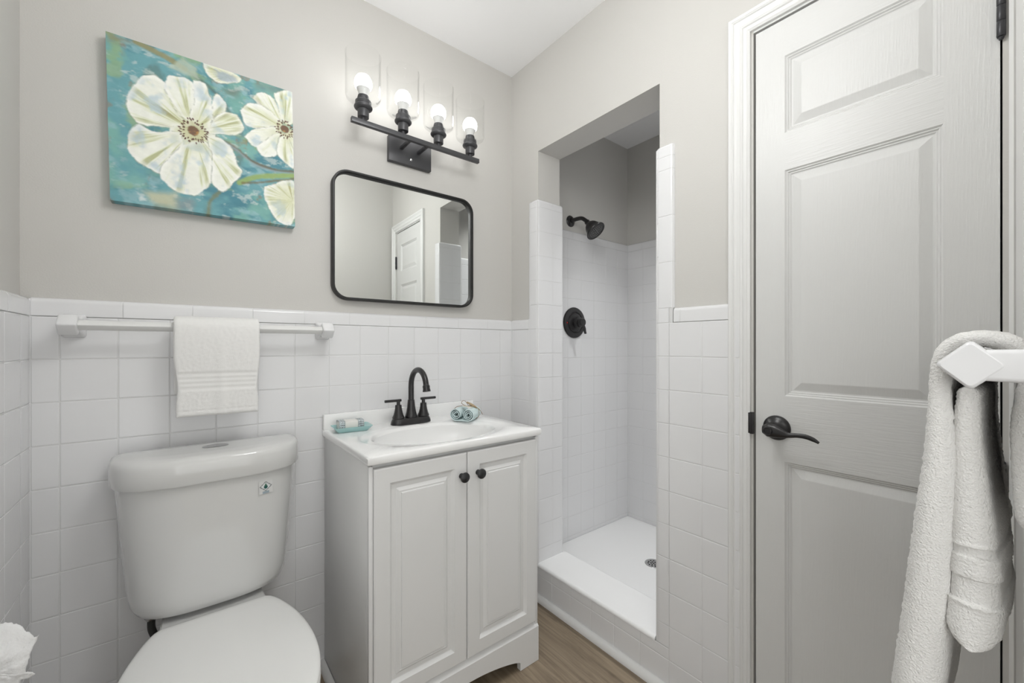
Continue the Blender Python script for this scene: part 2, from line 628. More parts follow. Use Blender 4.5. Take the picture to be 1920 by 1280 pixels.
# hallway seen by nobody but the light: side walls behind the doorway
mb = MB()
mb.box(-2.70, -2.66, -3.1, YF - .12, 0, CEIL)
mb.box(-0.30, -0.26, -3.1, YF - .12, 0, CEIL)
mb.box(-2.70, -0.26, -3.14, -3.1, 0, CEIL)
mb.box(-2.70, -1.66, YF - .12, YF - .02, 0, CEIL)
struct(mb.build('wall_hallway', M['paint']))

# ------------------------------------------------------------------ shower: curb, base, walls
mb = MB()
prof = [(-.0005, .1425), (-.0012, .1435)] + [(-.002 + .013 - .013 * math.cos(a), .142 + .013 * math.sin(a)) for a in [PI / 2 * k / 7 for k in range(8)]] + [(.170, .1555)] + \
       [(.170 + .010 * math.sin(a), .1455 + .010 * math.cos(a)) for a in [PI / 2 * k / 5 for k in range(6)]] + [(.180, .03), (.0125, .03), (.0125, .1425)]
mb.loft([[(x, u, z) for x, z in prof] for u in (-0.7737, -0.1902)], True, True, True)
struct(mb.build('trim_1', M['pan']))

mb = MB()
mb.m = 0
mb.box(0.18, 0.97, -1.02, 0.03, 0.0, 0.05)
mb.box(0.149, 0.18, -1.02, -0.80, 0.0, 0.05)
mb.box(0.149, 0.18, -0.165, 0.03, 0.0, 0.05)
struct(mb.build('floor_shower', M['pan']))

SX, SYL, SYR, ST = 0.955, 0.02, -1.02, 1.762
mb = MB()
mb.m = 2
mb.box(WX1, SX + .14, SYL + TP, SYL + .11, 0.05, 2.376)
us = sorted([SX - k * PH for k in range(9)] + [WX1 + .002])
vs = [0.0505] + sorted([ST - .048 - k * P for k in range(16) if ST - .048 - k * P > .06])
tiles(mb, us, vs, lambda u, v, d: (u, SYL - d, v), gap=.0016)
CAPS = [(d, h - CAPZ + ST) for d, h in CAP]
CAPS = [(-.0012, ST - .0476), (0, ST - .0464)] + bull(ST, ST - .044)
strip(mb, WX1 + .002, SX, [0.3, 0.452, 0.604, 0.757], CAPS, lambda u, d, h: (u, SYL - d, h))
struct(mb.build('wall_shower_left', [M['tile'], M['grout'], M['paint']]))
mb = MB()
mb.m = 2
mb.box(SX + TP, SX + .14, SYR - .1, SYL + TP, 0.05, 2.376)
us = sorted([SYL - .0005 - k * PH for k in range(10)] + [SYR])
tiles(mb, us, vs, lambda u, v, d: (SX - d, u, v), gap=.0016)
strip(mb, SYR, SYL, [SYL - .1 - .152 * k for k in range(7)], CAPS, lambda u, d, h: (SX - d, u, h))
caulk(mb, SX + .0015, SYL + .0015, -1, -1, .05, ST - .004)
struct(mb.build('wall_shower_far', [M['tile'], M['grout'], M['paint']]))
mb = MB()
mb.m = 2
mb.box(WX1, SX + TP, SYR - .11, SYR - TP, 0.05, 2.376)
us = sorted([SX - k * PH for k in range(9)] + [WX1 + .002])
tiles(mb, us, vs, lambda u, v, d: (u, SYR + d, v), gap=.0016)
strip(mb, WX1 + .002, SX, [0.3, 0.452, 0.604, 0.757], CAPS, lambda u, d, h: (u, SYR + d, h))
struct(mb.build('wall_shower_right', [M['tile'], M['grout'], M['paint']]))

# quarter-round shoe mouldings
def quarter(name, pts_fn, u0, u1, r=0.02):
    mb = MB()
    prof = [(0, 0.0), (0, r * 1.15)] + [(r * math.sin(a), r * 1.15 * math.cos(a)) for a in [PI / 2 * k / 8 for k in range(1, 9)]]
    mb.loft([[pts_fn(u, d, h) for d, h in prof] for u in (u0, u1)], True, True, True)
    return struct(mb.build(name, M['trim']))


quarter('baseboard_right', lambda u, d, h: (-.0006 - d, u, h + .0005), -1.012, -0.001, 0.021)
quarter('baseboard_back', lambda u, d, h: (u, -.0006 - d, h + .0005), -1.529, -0.868, 0.019)
quarter('baseboard_vanity', lambda u, d, h: (-.8445 - d, u, h + .0005), -0.452, -0.0008, 0.019)
quarter('baseboard_left', lambda u, d, h: (XL + .0006 + d, u, h + .0005), YF + .01, -0.021, 0.019)

# ------------------------------------------------------------------ closet door, casing, jamb
# casing profile: (across from inner edge to outer edge, proud of the wall)
cprof = [(0.0, 0.0), (0.0, 0.008), (0.006, 0.0115), (0.0085, 0.0085), (0.017, 0.0085), (0.019, 0.0115), (0.023, 0.0135), (0.0255, 0.0115), (0.034, 0.0105),
         (0.040, 0.0125), (0.0425, 0.0155), (0.0445, 0.0145), (0.047, 0.0165), (0.0535, 0.0165), (0.0555, 0.0150), (0.0555, 0.0)]
CI0, CI1, CZ = -1.5245, -1.0665, 2.000      # inner edges of the casing
mb = MB()
def cas(path_pt):
    return [path_pt(a, d) for a, d in cprof]
legs = [cas(lambda a, d: (TP - d, CI1 + a, 0.0005)),
        cas(lambda a, d: (TP - d, CI1 + a, CZ + a)),
        cas(lambda a, d: (TP - d, CI0 - a, CZ + a)),
        cas(lambda a, d: (TP - d, CI0 - a, 0.0005))]
mb.loft(legs, True, True, False)
# jamb boards with stop
for y0, y1 in ((CI1 - .0055, CI1 + .012), (CI0 - .012, CI0 + .0055)):
    mb.box(TP + .0004, WX1, y0, y1, 0.0, CZ - .004)
mb.box(TP + .0004, WX1, CI0 - .012, CI1 + .012, CZ - .0055, CZ + .012)
struct(mb.build('trim_2', M['trim'], autosmooth=25))

door = struct(thing('door_1', None, None, (TP + .002, -1.5135, 0.012)))
DW, DH = 0.4355, 1.9765


def panel_face(mb, us, vs, cells, rings, fn, m_panel=0, m_rail=1, m_stile=0):
    """grid of flat cells; the cells listed become raised panels built of nested rings (inset, depth)"""
    for i in range(len(us) - 1):
        for j in range(len(vs) - 1):
            u0, u1, v0, v1 = us[i], us[i + 1], vs[j], vs[j + 1]
            if (i, j) in cells:
                mb.m = m_panel
                L = []
                for ins, d in rings:
                    L.append([fn(u0 + ins, v0 + ins, d), fn(u1 - ins, v0 + ins, d), fn(u1 - ins, v1 - ins, d), fn(u0 + ins, v1 - ins, d)])
                mb.loft(L, False, True, False)
            else:
                mb.m = m_rail if 0 < i < len(us) - 2 else m_stile
                mb.add([fn(u0, v0, 0), fn(u1, v0, 0), fn(u1, v1, 0), fn(u0, v1, 0)], [[0, 1, 2, 3]])


mb = MB()
fdoor = lambda u, v, d: (d, u, v)      # into the wall = +x
us = [0, 0.076, 0.3655, DW]
vs = [0, 0.20, 0.806, 0.980, 1.5765, 1.6755, 1.879, DH]
rings = [(0, 0), (.0035, .0035), (.0055, .0032), (.0085, .0065), (.0105, .0062), (.0135, .0090), (.0165, .0090), (.0365, .0020), (.038, .0018)]
panel_face(mb, us, vs, {(1, 1), (1, 3), (1, 5)}, rings, fdoor)
# edges and back
mb.m = 0
mb.add([(0, 0, 0), (0, DW, 0), (0, DW, DH), (0, 0, DH), (.034, 0, 0), (.034, DW, 0), (.034, DW, DH), (.034, 0, DH)],
       [[0, 1, 5, 4], [1, 2, 6, 5], [2, 3, 7, 6], [3, 0, 4, 7], [4, 5, 6, 7]])
# keep facing consistent without merging
slab = mb.build('door_slab', [M['door'], M['doorflat']], door, autosmooth=15)

# lever handle
RX = lambda: Matrix.Rotation(-PI / 2, 4, 'Y')     # lathe axis z -> -x
kp = bpy.data.objects.new('door_lever', None)
COL.objects.link(kp)
kp.parent = door
kp.location = (0, 0.3835, 0.8935)
tag(kp, 'dark bronze lever handle')
mb = MB()
mb.lathe([(.0, .0), (.0325, .0), (.033, .003), (.031, .007), (.024, .011), (.0165, .0145), (.0135, .019), (.0125, .040), (.0, .040)], RX(), 40)
mb.build('rosette', M['bronze'], kp)
mb = MB()
# teardrop boss + wave lever, runs toward the hinge side (-y)
pts, ws, hs = [], [], []
path = [((-.052), .016, .000), (-.053, .004, .000), (-.054, -.012, -.001), (-.055, -.030, -.004), (-.055, -.044, -.0055), (-.053, -.060, -.0035), (-.051, -.078, -.0035), (-.050, -.094, -.008), (-.050, -.106, -.0145)]
wid = [.010, .0175, .0165, .0115, .0065, .0055, .0060, .0055, .0030]
thk = [.006, .0105, .0095, .0070, .0050, .0040, .0035, .0032, .0022]
pc = crom(path, 6)
wi = np.interp(np.linspace(0, 8, len(pc)), range(9), wid)
th = np.interp(np.linspace(0, 8, len(pc)), range(9), thk)
L = []
for k, p in enumerate(pc):
    a = pc[max(k - 1, 0)]; b = pc[min(k + 1, len(pc) - 1)]
    t = (b - a).normalized()
    n1 = Vector((0, -t.z, t.y)).normalized()
    L.append([p + n1 * wi[k] * math.cos(q) + Vector((1, 0, 0)) * th[k] * math.sin(q) for q in [2 * PI * j / 20 for j in range(20)]])
mb.loft(L, True, True, True)
mb.lathe([(.0105, .040), (.0105, .066), (.0098, .0675), (.0075, .0675), (.0068, .066), (.0, .066)], RX(), 28)
mb.build('lever', M['bronze'], kp)
# hinges
for k, hz in enumerate((0.18, 0.80, 1.709)):
    mb = MB()
    for q in range(3):
        mb.lathe([(.0, q * .030), (.0055, q * .030), (.0062, q * .030 + .001), (.0062, q * .030 + .0285), (.0055, q * .030 + .0295), (.0, q * .030 + .0295)], Matrix.Translation((-.0075, -.0015, hz)), 16)
    mb.lathe([(.0, -.006), (.003, -.006), (.0045, -.001), (.004, 0), (.0, 0)], Matrix.Translation((-.0075, -.0015, hz)), 16)
    mb.lathe([(.0, .0895), (.0045, .0895), (.0045, .092), (.0, .094)], Matrix.Translation((-.0075, -.0015, hz)), 16)
    mb.box(-.0035, -.0004, -.005, .004, hz + .001, hz + .088)
    tag(mb.build('hinge', M['hinge'], door), 'dark metal butt hinge')
# strike plate on the jamb edge
mb = MB()
mb.box(.0015, .0125, -.0088, .0, -.0300, .0300, .0008)
mb.box(.0012, .0036, -.0005, .0035, -.0285, .0285, .0008)
sp = mb.build('strike_plate', M['bronze'], door)
sp.location = (-(TP + .002), CI1 + .0002 + 1.5135, 0.8985)
tag(sp, 'black strike plate on the jamb')
# ------------------------------------------------------------------ bath vanity
VX0, VX1, VY0, VY1, VZ = -0.8435, -0.2365, -0.4400, -0.0040, 0.8055
v = thing('vanity_cabinet', 'white two door bathroom vanity cabinet standing between toilet and shower', 'cabinet', (0, 0, 0))
mb = MB()
mb.box(VX0, VX0 + .015, VY0, VY1, 0.001, VZ, .0008)
mb.box(VX1 - .015, VX1, VY0, VY1, 0.001, VZ, .0008)
mb.box(VX0 + .015, VX1 - .015, VY1 - .006, VY1, 0.10, VZ)
mb.box(VX0 + .015, VX1 - .015, VY0 + .005, VY1 - .006, 0.115, 0.130)
mb.box(VX0 + .015, VX1 - .015, VY0 + .001, VY0 + .019, VZ - .03, VZ)
# front stile beads beside the doors
for sx in (VX0, VX1 - .012):
    mb.box(sx, sx + .012, VY0 - .0125, VY0, 0.001, VZ - .006, .0025)
mb.build('cabinet_body', M['vanity'], v)


def vdoor(x0, x1, z0, z1, kx, side):
    d = bpy.data.objects.new('cabinet_door', None)
    COL.objects.link(d)
    d.parent = v
    d.location = (x0, VY0 - .0005, z0)
    w, h = x1 - x0, z1 - z0
    mb = MB()
    T = .018
    f = lambda u, vv, dd: (u, -T + dd, vv)
    # outer eased edge then the frame, then the raised panel
    R = [(0, .018), (0, .004), (.0012, .0015), (.004, .0), (.0440, 0), (.0450, .0012), (.0520, .0085), (.0540, .0092), (.0620, .0092), (.0640, .0096), (.0735, .0030), (.0745, .0042), (.0780, .0042), (.0795, .0012), (.0815, .0008)]
    L = [[f(a, a, q), f(w - a, a, q), f(w - a, h - a, q), f(a, h - a, q)] for a, q in R]
    mb.loft(L, True, True, False)
    mb.build('door_panel', M['vanity'], d, autosmooth=15)
    mb = MB()
    mb.lathe([(.0, 0), (.0085, 0), (.0085, .003), (.0062, .006), (.0060, .012), (.009, .0165), (.0142, .0185), (.0158, .0215), (.0150, .0255), (.011, .0285), (.0, .0295)],
             Matrix.Translation((kx - x0, -T - .0002, 0.7225 - z0)) @ Matrix.Rotation(PI / 2, 4, 'X'), 28)
    tag(mb.build('knob', M['black'], d), 'round black knob')


vdoor(VX0 + .0123, -0.5385, 0.143, 0.792, -0.5595, 0)
vdoor(-0.5355, VX1 - .0123, 0.143, 0.792, -0.4985, 1)
# arched toe board
mb = MB()
yb = VY0 - .0185
xs0, xs1 = VX0 + .001, VX1 - .001
fx0, fx1 = VX0 + .085, VX1 - .085
top, bevz = 0.137, 0.122
bot = []
bot.append((xs0, .001)); bot.append((fx0, .001)); bot.append((fx0, .028))
for k in range(0, 25):
    t = k / 24
    bot.append((fx0 + .006 + (fx1 - fx0 - .012) * t, .032 + .036 * math.sin(PI * t) ** 0.8))
bot += [(fx1, .028), (fx1, .001), (xs1, .001)]
n = len(bot)
fr_v = [(x, yb, z) for x, z in bot]
up_v = [(x, yb, bevz) for x, z in bot]
tp_v = [(x, yb + .0125, top) for x, z in bot]
bk_v = [(x, VY0 - .0005, top) for x, z in bot]
bb_v = [(x, VY0 - .0005, z) for x, z in bot]
mb.loft([bb_v, fr_v, up_v, tp_v, bk_v, bb_v], False, False, False, closed=False)
for e in (0, n - 1):
    mb.add([bb_v[e], fr_v[e], up_v[e], tp_v[e], bk_v[e]], [[0, 1, 2, 3, 4]])
mb.build('toe_board', M['vanity'], v)

# ------------------------------------------------------------------ sink top
TX0, TX1, TY0, TY1, TZ0, TZ = -0.8500, -0.2300, -0.4650, -0.0012, 0.8060, 0.8300
st = thing('sink_top', 'glossy white one-piece sink top with oval basin on vanity', 'sink', (0, 0, 0))
BC, BA, BB = (-0.545, -0.272), 0.222, 0.150
mb = MB()
N = 96


def ell(a, b, z, cy=0.0, pw=2.0):
    out = []
    for k in range(N):
        t = 2 * PI * k / N
        out.append((BC[0] + a * math.cos(t), BC[1] + cy + b * math.sin(t), z))
    return out


def rect_ring(x0, x1, y0, y1, z, r):
    # points matched by angle to the ellipse, so the ring lofts to it
    out = []
    cx, cy = BC
    for k in range(N):
        t = 2 * PI * k / N
        dx, dy = math.cos(t), math.sin(t)
        s = 1e9
        if dx > 1e-9: s = min(s, (x1 - cx) / dx)
        if dx < -1e-9: s = min(s, (x0 - cx) / dx)
        if dy > 1e-9: s = min(s, (y1 - cy) / dy)
        if dy < -1e-9: s = min(s, (y0 - cy) / dy)
        out.append([cx + dx * s, cy + dy * s, z])
    # snap nearest points to true corners
    for X in (x0, x1):
        for Y in (y0, y1):
            k = min(range(N), key=lambda q: (out[q][0] - X) ** 2 + (out[q][1] - Y) ** 2)
            out[k] = [X, Y, z]
    return [tuple(p) for p in out]


L = [rect_ring(TX0 + .012, TX1 - .012, TY0 + .012, TY1 - .012, TZ0, 0),
     rect_ring(TX0 + .0015, TX1 - .0015, TY0 + .0015, TY1, TZ0 + .0005, 0),
     rect_ring(TX0, TX1, TY0, TY1, TZ0 + .003, 0),
     rect_ring(TX0, TX1, TY0, TY1, TZ - .006, 0),
     rect_ring(TX0 + .0015, TX1 - .0015, TY0 + .0015, TY1 - .0002, TZ - .002, 0),
     rect_ring(TX0 + .005, TX1 - .005, TY0 + .005, TY1 - .0005, TZ, 0),
     ell(BA + .040, BB + .030, TZ), ell(BA + .034, BB + .025, TZ - .0012), ell(BA + .030, BB + .022, TZ - .0022), ell(BA + .006, BB + .005, TZ - .003), ell(BA, BB, TZ - .006), ell(BA - .006, BB - .006, TZ - .013)]
for k in range(1, 15):
    t = k / 14
    a = (BA - .006) * (1 - t ** 2.2) + .022 * t ** 2.2
    b = (BB - .006) * (1 - t ** 2.2) + .022 * t ** 2.2
    L.append(ell(a, b, TZ - .013 - .115 * math.sin(t * PI / 2) ** 1.1, .02 * t))
mb.loft(L, False, True, True)
# backsplash
mb.box(TX0, TX1, -0.0200, -0.0012, TZ - .002, 0.8830, .003)
mb.build('sink_basin_slab', M['marble'], st)
mb = MB()
mb.lathe([(.0, .0), (.0215, .0), (.0225, .002), (.018, .0035), (.017, .002), (.0, .0025)], Matrix.Translation((BC[0], BC[1] + .02, TZ - .1278)), 32)
mb.build('sink_drain', M['bronze'], st)

# ------------------------------------------------------------------ faucet
fc = thing('faucet', 'dark bronze two handle high arc faucet standing on the sink top', 'faucet', (-0.5535, -0.083, TZ + .0005))
mb = MB()


def stad(a, b, z, n=48):
    # rounded bar plan, a = half length, b = half depth
    out = []
    for k in range(n):
        t = 2 * PI * k / n
        c, s = math.cos(t), math.sin(t)
        out.append((math.copysign(abs(c) ** .45, c) * a, math.copysign(abs(s) ** .8, s) * b, z))
    return out


mb.loft([stad(.0785, .0265, 0), stad(.0790, .027, .002), stad(.0780, .0262, .008), stad(.0745, .0235, .017), stad(.0715, .0215, .0215), stad(.066, .018, .0225)], True, True, True)
mb.build('base', M['bronze'], fc)
for sx in (-1, 1):
    hx = .0510 * sx
    h = bpy.data.objects.new('handle', None)
    COL.objects.link(h)
    h.parent = fc
    h.location = (hx, 0, .0228)
    mb = MB()
    mb.lathe([(.0, 0), (.0215, 0), (.0225, .002), (.021, .006), (.0175, .014), (.0145, .026), (.0125, .038), (.0118, .049), (.0110, .050), (.0, .050)], seg=32)
    mb.lathe([(.0, .050), (.0066, .050), (.0066, .066), (.0, .066)], seg=20)
    mb.build('handle_body', M['bronze'], h)
    mb = MB()
    mb.tube([(-sx * .011, .0, .0665), (-sx * .0105, 0, .0665), (sx * .0515, 0, .0665), (sx * .052, 0, .0665)], [.0045, .0050, .0050, .0045], 16)
    mb.build('lever', M['bronze'], h)
mb = MB()
mb.lathe([(.0, .0228), (.0225, .0228), (.0232, .025), (.0212, .031), (.0178, .045), (.0146, .064), (.0128, .084), (.0126, .088), (.0112, .089), (.0, .089)], seg=32)
mb.build('spout_collar', M['bronze'], fc)
mb = MB()
R = .0630
pts = [(0, 0, .086), (0, 0, .110), (0, 0, .135)]
for k in range(0, 21):
    a = PI * k / 20 * 0.955
    pts.append((0, -R + R * math.cos(a), .143 + .062 * math.sin(a)))
mb.tube(pts, [.0105] * 3 + [.0102] * 21, 20)
e, e0 = Vector(pts[-1]), Vector(pts[-2])
dirv = (e - e0).normalized()
q = Vector((0, 0, 1)).rotation_difference(dirv).to_matrix().to_4x4()
mb.lathe([(.0, -.004), (.0102, -.004), (.0115, .0), (.0128, .001), (.0128, .0075), (.0120, .009), (.0142, .020), (.0138, .022), (.0, .0205)], Matrix.Translation(e) @ q, 28)
mb.build('spout', M['bronze'], fc)

# ------------------------------------------------------------------ soap dish and soap
sd_c = Vector((-0.7760, -0.0880, TZ + .0006))
dish = thing('soap_dish', 'seafoam green rectangular soap dish on left end of sink top', 'dish', sd_c, math.radians(-5))


def rrect(a, b, r, z, n=6):
    out = []
    for cx, cy, a0 in ((a - r, b - r, 0), (-a + r, b - r, PI / 2), (-a + r, -b + r, PI), (a - r, -b + r, 1.5 * PI)):
        for k in range(n + 1):
            t = a0 + PI / 2 * k / n
            out.append((cx + r * math.cos(t), cy + r * math.sin(t), z))
    return out


mb = MB()
mb.loft([rrect(.047, .026, .006, 0), rrect(.049, .028, .007, .001), rrect(.0625, .0405, .008, .0165), rrect(.0632, .0412, .008, .0180), rrect(.0618, .0398, .007, .0182), rrect(.0595, .0375, .007, .0165), rrect(.047, .026, .005, .006), rrect(.044, .023, .004, .005)], True, True, True)
mb.build('dish_body', M['teal'], dish)
soap = thing('soap_bar', 'white soap bar in patterned paper band lying in the seafoam dish', 'soap', sd_c + Vector((-.004, .0, .0068)), math.radians(-5))
mb = MB()
mb.loft([rrect(.0385, .0185, .006, 0), rrect(.0420, .0215, .008, .004), rrect(.0425, .0220, .008, .012), rrect(.0425, .0220, .008, .022), rrect(.0415, .0210, .008, .028), rrect(.037, .017, .006, .0305)], True, True, True)
mb.build('soap_body', M['soap'], soap)
rnd = random.Random(3)
for x0, x1 in ((-.0415, -.0215), (.0200, .0395)):
    # printed paper band: rows of small dark marks on pale blue-grey paper
    nu, nv = 14, 54
    path = [(-.0212, .0045), (-.0228, .012), (-.0228, .022), (-.0218, .0288), (-.0178, .0313), (0, .0316), (.0178, .0313), (.0218, .0288), (.0228, .022), (.0228, .012), (.0212, .0045)]
    pl = crom([(0, a, b) for a, b in path], 8)
    idx = np.linspace(0, len(pl) - 1, nv).astype(int)
    vs_, cs_ = [], []
    for j in range(nv):
        for i in range(nu):
            p = pl[idx[j]]
            sc = 1.0 if abs(x0 + (x1 - x0) * i / (nu - 1)) < .040 else .985
            vs_.append((x0 + (x1 - x0) * i / (nu - 1), p.y * sc, p.z))
            edge = i in (0, nu - 1)
            ink = i == 0 or i == nu - 1 or ((j // 2) % 2 == 0 and i % 5 != 4 and 1 < i < nu - 2 and rnd.random() < .72)
            cs_.append((.03, .035, .04, 1) if ink else (.62, .68, .70, 1))
    mb = MB()
    mb.add(vs_, [[j * nu + i, j * nu + i + 1, (j + 1) * nu + i + 1, (j + 1) * nu + i] for j in range(nv - 1) for i in range(nu - 1)], True)
    o = mb.build('wrapper_band', M['print'], soap)
    ca = o.data.color_attributes.new('col', 'FLOAT_COLOR', 'POINT')
    ca.data.foreach_set('color', np.array(cs_, dtype=np.float32).ravel())
    tag(o, 'pale paper band with black print')

# ------------------------------------------------------------------ rolled washcloth tied with twine
ang = math.atan2(-.079, .064)
wc = thing('rolled_washcloth', 'aqua washcloth rolled from both ends and tied with twine', 'washcloth', (-0.352, -0.152, TZ + .0006), ang)
# local x runs across the front face, local y = +90 deg from it, pointing back to the corner
mb = MB()


def sheet_loft(mb, path, thick, y0, y1, nseg=8, wob=0.0008, seed=0):
    """ribbon of cloth: 2D path in (x, z), given thickness, run from y0 to y1"""
    n = len(path)
    nor = []
    for i in range(n):
        a, b = path[max(i - 1, 0)], path[min(i + 1, n - 1)]
        t = Vector((b[0] - a[0], b[1] - a[1])).normalized()
        nor.append(Vector((-t.y, t.x)))
    loops = []
    for i in range(n):
        lp = []
        h = thick / 2
        wv = noise.noise((i * .35, seed, 0)) * wob * 3
        ys = [y0 + wv + (y1 - y0) * k / nseg for k in range(nseg + 1)]
        for y in ys:
            lp.append((path[i][0] + nor[i].x * h, y, path[i][1] + nor[i].y * h))
        lp.append((path[i][0], ys[-1] + h * .8, path[i][1]))
        for y in ys[::-1]:
            lp.append((path[i][0] - nor[i].x * h, y, path[i][1] - nor[i].y * h))
        lp.append((path[i][0], ys[0] - h * .8, path[i][1]))
        loops.append(lp)
    mb.loft(loops, True, True, True)


def spiral(cx, cz, r0, r1, turns, a_end, sgn, n=120, sq=1.0, seed=0):
    out = []
    for k in range(n):
        t = k / (n - 1)
        r = r0 + (r1 - r0) * t
        a = a_end - sgn * 2 * PI * turns * (1 - t)
        w = 1 + .10 * noise.noise((math.cos(a) * 1.3 + seed, math.sin(a) * 1.3, seed)) * (1 - t)
        out.append((cx + r * w * math.cos(a), cz + r * w * math.sin(a) * sq))
    return out


# both rolls share one bottom sheet: the left spiral runs down into it, the right one out of it
s1 = spiral(-.0255, .0265, .0062, .0228, 2.6, -PI / 2, 1, seed=1.3, sq=.98)
s2 = spiral(.0250, .0258, .0050, .0225, 2.8, -PI / 2, -1, seed=5.1)
bridge = [(-.012, .0034), (0, .0042), (.012, .0034)]
path = s1 + bridge + s2[::-1]
sheet_loft(mb, path, .0030, -.046, .050, 8, seed=2)
# a second slack layer below
sheet_loft(mb, [(-.040, .0110), (-.033, .0036), (-.020, .0016), (0, .0022), (.022, .0016), (.036, .0036), (.044, .012)], .0030, -.045, .048, 6, seed=4)
mb.build('rolled_cloth', M['aqua'], wc)
mb = MB()
ring = []
for k in range(41):
    a = 2 * PI * k / 40
    c, s = math.cos(a), math.sin(a)
    ring.append((math.copysign(abs(c) ** .62, c) * .0520, .012, .0262 + math.copysign(abs(s) ** .55, s) * .0255))
mb.tube(ring, .0010, 6, cap=False)
mb.tube(crom([(.004, .012, .051), (-.010, .008, .056), (-.020, .006, .064), (-.016, .006, .072), (-.008, .008, .073), (.000, .010, .066), (.006, .012, .054)], 8), .0010, 6)
mb.tube(crom([(.006, .012, .054), (.030, .020, .050), (.046, .026, .040), (.056, .030, .026), (.060, .034, .016)], 8), .0009, 6)
mb.build('twine', M['twine'], wc)
mb = MB()
L = []
for k in range(9):
    t = k / 8
    p = Vector((.004, .006, .0680)).lerp(Vector((.042, .020, .0440)), t)
    w = .0062 * math.sin(PI * min(1, .18 + t * .75)) + .0008
    L.append([p + Vector((.3, .3, .8)).normalized() * w * .7 * math.cos(q) + Vector((.2, .9, -.3)).normalized() * w * math.sin(q) for q in [2 * PI * j / 12 for j in range(12)]])
mb.loft(L, True, True, True)
tag(mb.build('driftwood_charm', M['shell'], wc), 'small tan driftwood charm')
mb = MB()
mb.box(-.018, .022, -.010, .016, .0515, .0528, .0005, 1, Matrix.Rotation(.12, 4, 'Y'))
tag(mb.build('paper_tag', M['tag'], wc), 'cream paper tag')
# ------------------------------------------------------------------ toilet
TC = -1.163
t = thing('toilet', 'white two-piece toilet with closed lid beside the vanity', 'toilet', (TC, 0, 0))


def dshape(hw, yb, yf, z, r=0.03, n=40, bow=2.4):
    """plan of tank or lid: flat back at yb, bowed front reaching yf, returned as a loop"""
    out = []
    # back edge right to left handled by superellipse half on the front, rounded corners at the back
    for k in range(n + 1):
        a = PI * k / n                       # 0..pi, right -> front -> left
        c, s = math.cos(a), math.sin(a)
        x = hw * math.copysign(abs(c) ** (2 / bow / 1.35), c)
        y = (yb - r) + (yf - yb + r) * abs(s) ** (2 / bow)
        out.append((x, y, z))
    for k in range(1, 7):
        a = PI + PI / 2 * k / 6
        out.append((-hw + r + r * math.cos(a), yb - r - r * math.sin(a), z))
    for k in range(0, 6):
        a = 1.5 * PI + PI / 2 * k / 6
        out.append((hw - r + r * math.cos(a), yb - r - r * math.sin(a), z))
    return out


mb = MB()
prof_t = [(.428, .120, .075, .175), (.4285, .145, .055, .188), (.434, .160, .045, .195), (.448, .1695, .037, .1985), (.475, .1755, .033, .200), (.55, .182, .031, .203), (.65, .190, .029, .206), (.768, .1985, .027, .209)]
mb.loft([dshape(hw + .011, -yb, -yf, z, .028) for z, hw, yb, yf in prof_t], True, True, True)
tank = mb.build('tank', M['china'], t)
mb = MB()
prof_l = [(.7680, .200, .0260, .2130), (.7682, .2055, .0225, .2195), (.772, .2080, .020, .222), (.800, .2090, .019, .2235), (.818, .2085, .0195, .223), (.829, .2050, .022, .2195), (.8355, .1970, .029, .212), (.8385, .180, .042, .196), (.8395, .140, .07, .165)]
mb.loft([dshape(hw + .0115, -yb, -yf, z, .022, bow=2.7) for z, hw, yb, yf in prof_l], True, True, True)
mb.build('tank_lid', M['china'], t)
mb = MB()
mb.lathe([(.0, .0), (.030, .0), (.0305, .0018), (.0285, .0026), (.027, .0022), (.0, .0024)], Matrix.Translation((.003, -.112, .8392)) @ Matrix.Diagonal((1, .72, 1, 1)), 40)
tag(mb.build('flush_button', M['chrome'], t), 'oval chrome flush button')
# water-saving sticker on the tank front: droplet in a lozenge
mb = MB()
nu = nv = 30
vs_, cs_ = [], []
for j in range(nv):
    for i in range(nu):
        a, b = (i / (nu - 1) - .5) * 2, (j / (nv - 1) - .5) * 2
        c = (.74, .76, .76)
        loz = abs(a) * .95 + abs(b - .12) * 1.15
        if loz > .92: c = (.70, .70, .69)
        if .70 < loz < .88: c = (.22, .23, .23)
        bb = (b - .12)
        wdt = .30 * (1 - max(0, (bb + .12)) / .62) if bb > -.12 else .30 * math.sqrt(max(0, 1 - ((bb + .12) / .28) ** 2))
        if abs(a) < wdt: c = (.02, .10, .09) if bb < .0 else (.05, .16, .10)
        if b < -.62 and abs(a) < .5: c = (.35, .42, .47)
        vs_.append((a * .0180, 0, b * .0180))
        cs_.append(c + (1,))
mb.add(vs_, [[j * nu + i, j * nu + i + 1, (j + 1) * nu + i + 1, (j + 1) * nu + i] for j in range(nv - 1) for i in range(nu - 1)], False)
o = mb.build('sticker', M['print'], t, recalc=False)
ca = o.data.color_attributes.new('col', 'FLOAT_COLOR', 'POINT')
ca.data.foreach_set('color', np.array(cs_, dtype=np.float32).ravel())
tag(o, 'small water droplet sticker')
STK = o
# bowl with deck: lofted loops, foot to rim
def bowl_loop(z, pts_hw, y0, y1, n=64):
    """egg outline: half width pts_hw; back y0, front y1"""
    out = []
    for k in range(n):
        a = 2 * PI * k / n
        c, s = math.cos(a), math.sin(a)
        yc = (y0 + y1) / 2
        yy = yc - (y1 - y0) / -2 * -s
        out.append((pts_hw * math.copysign(abs(c) ** .85, c), yc + (y0 - y1) / 2 * s, z))
    return out


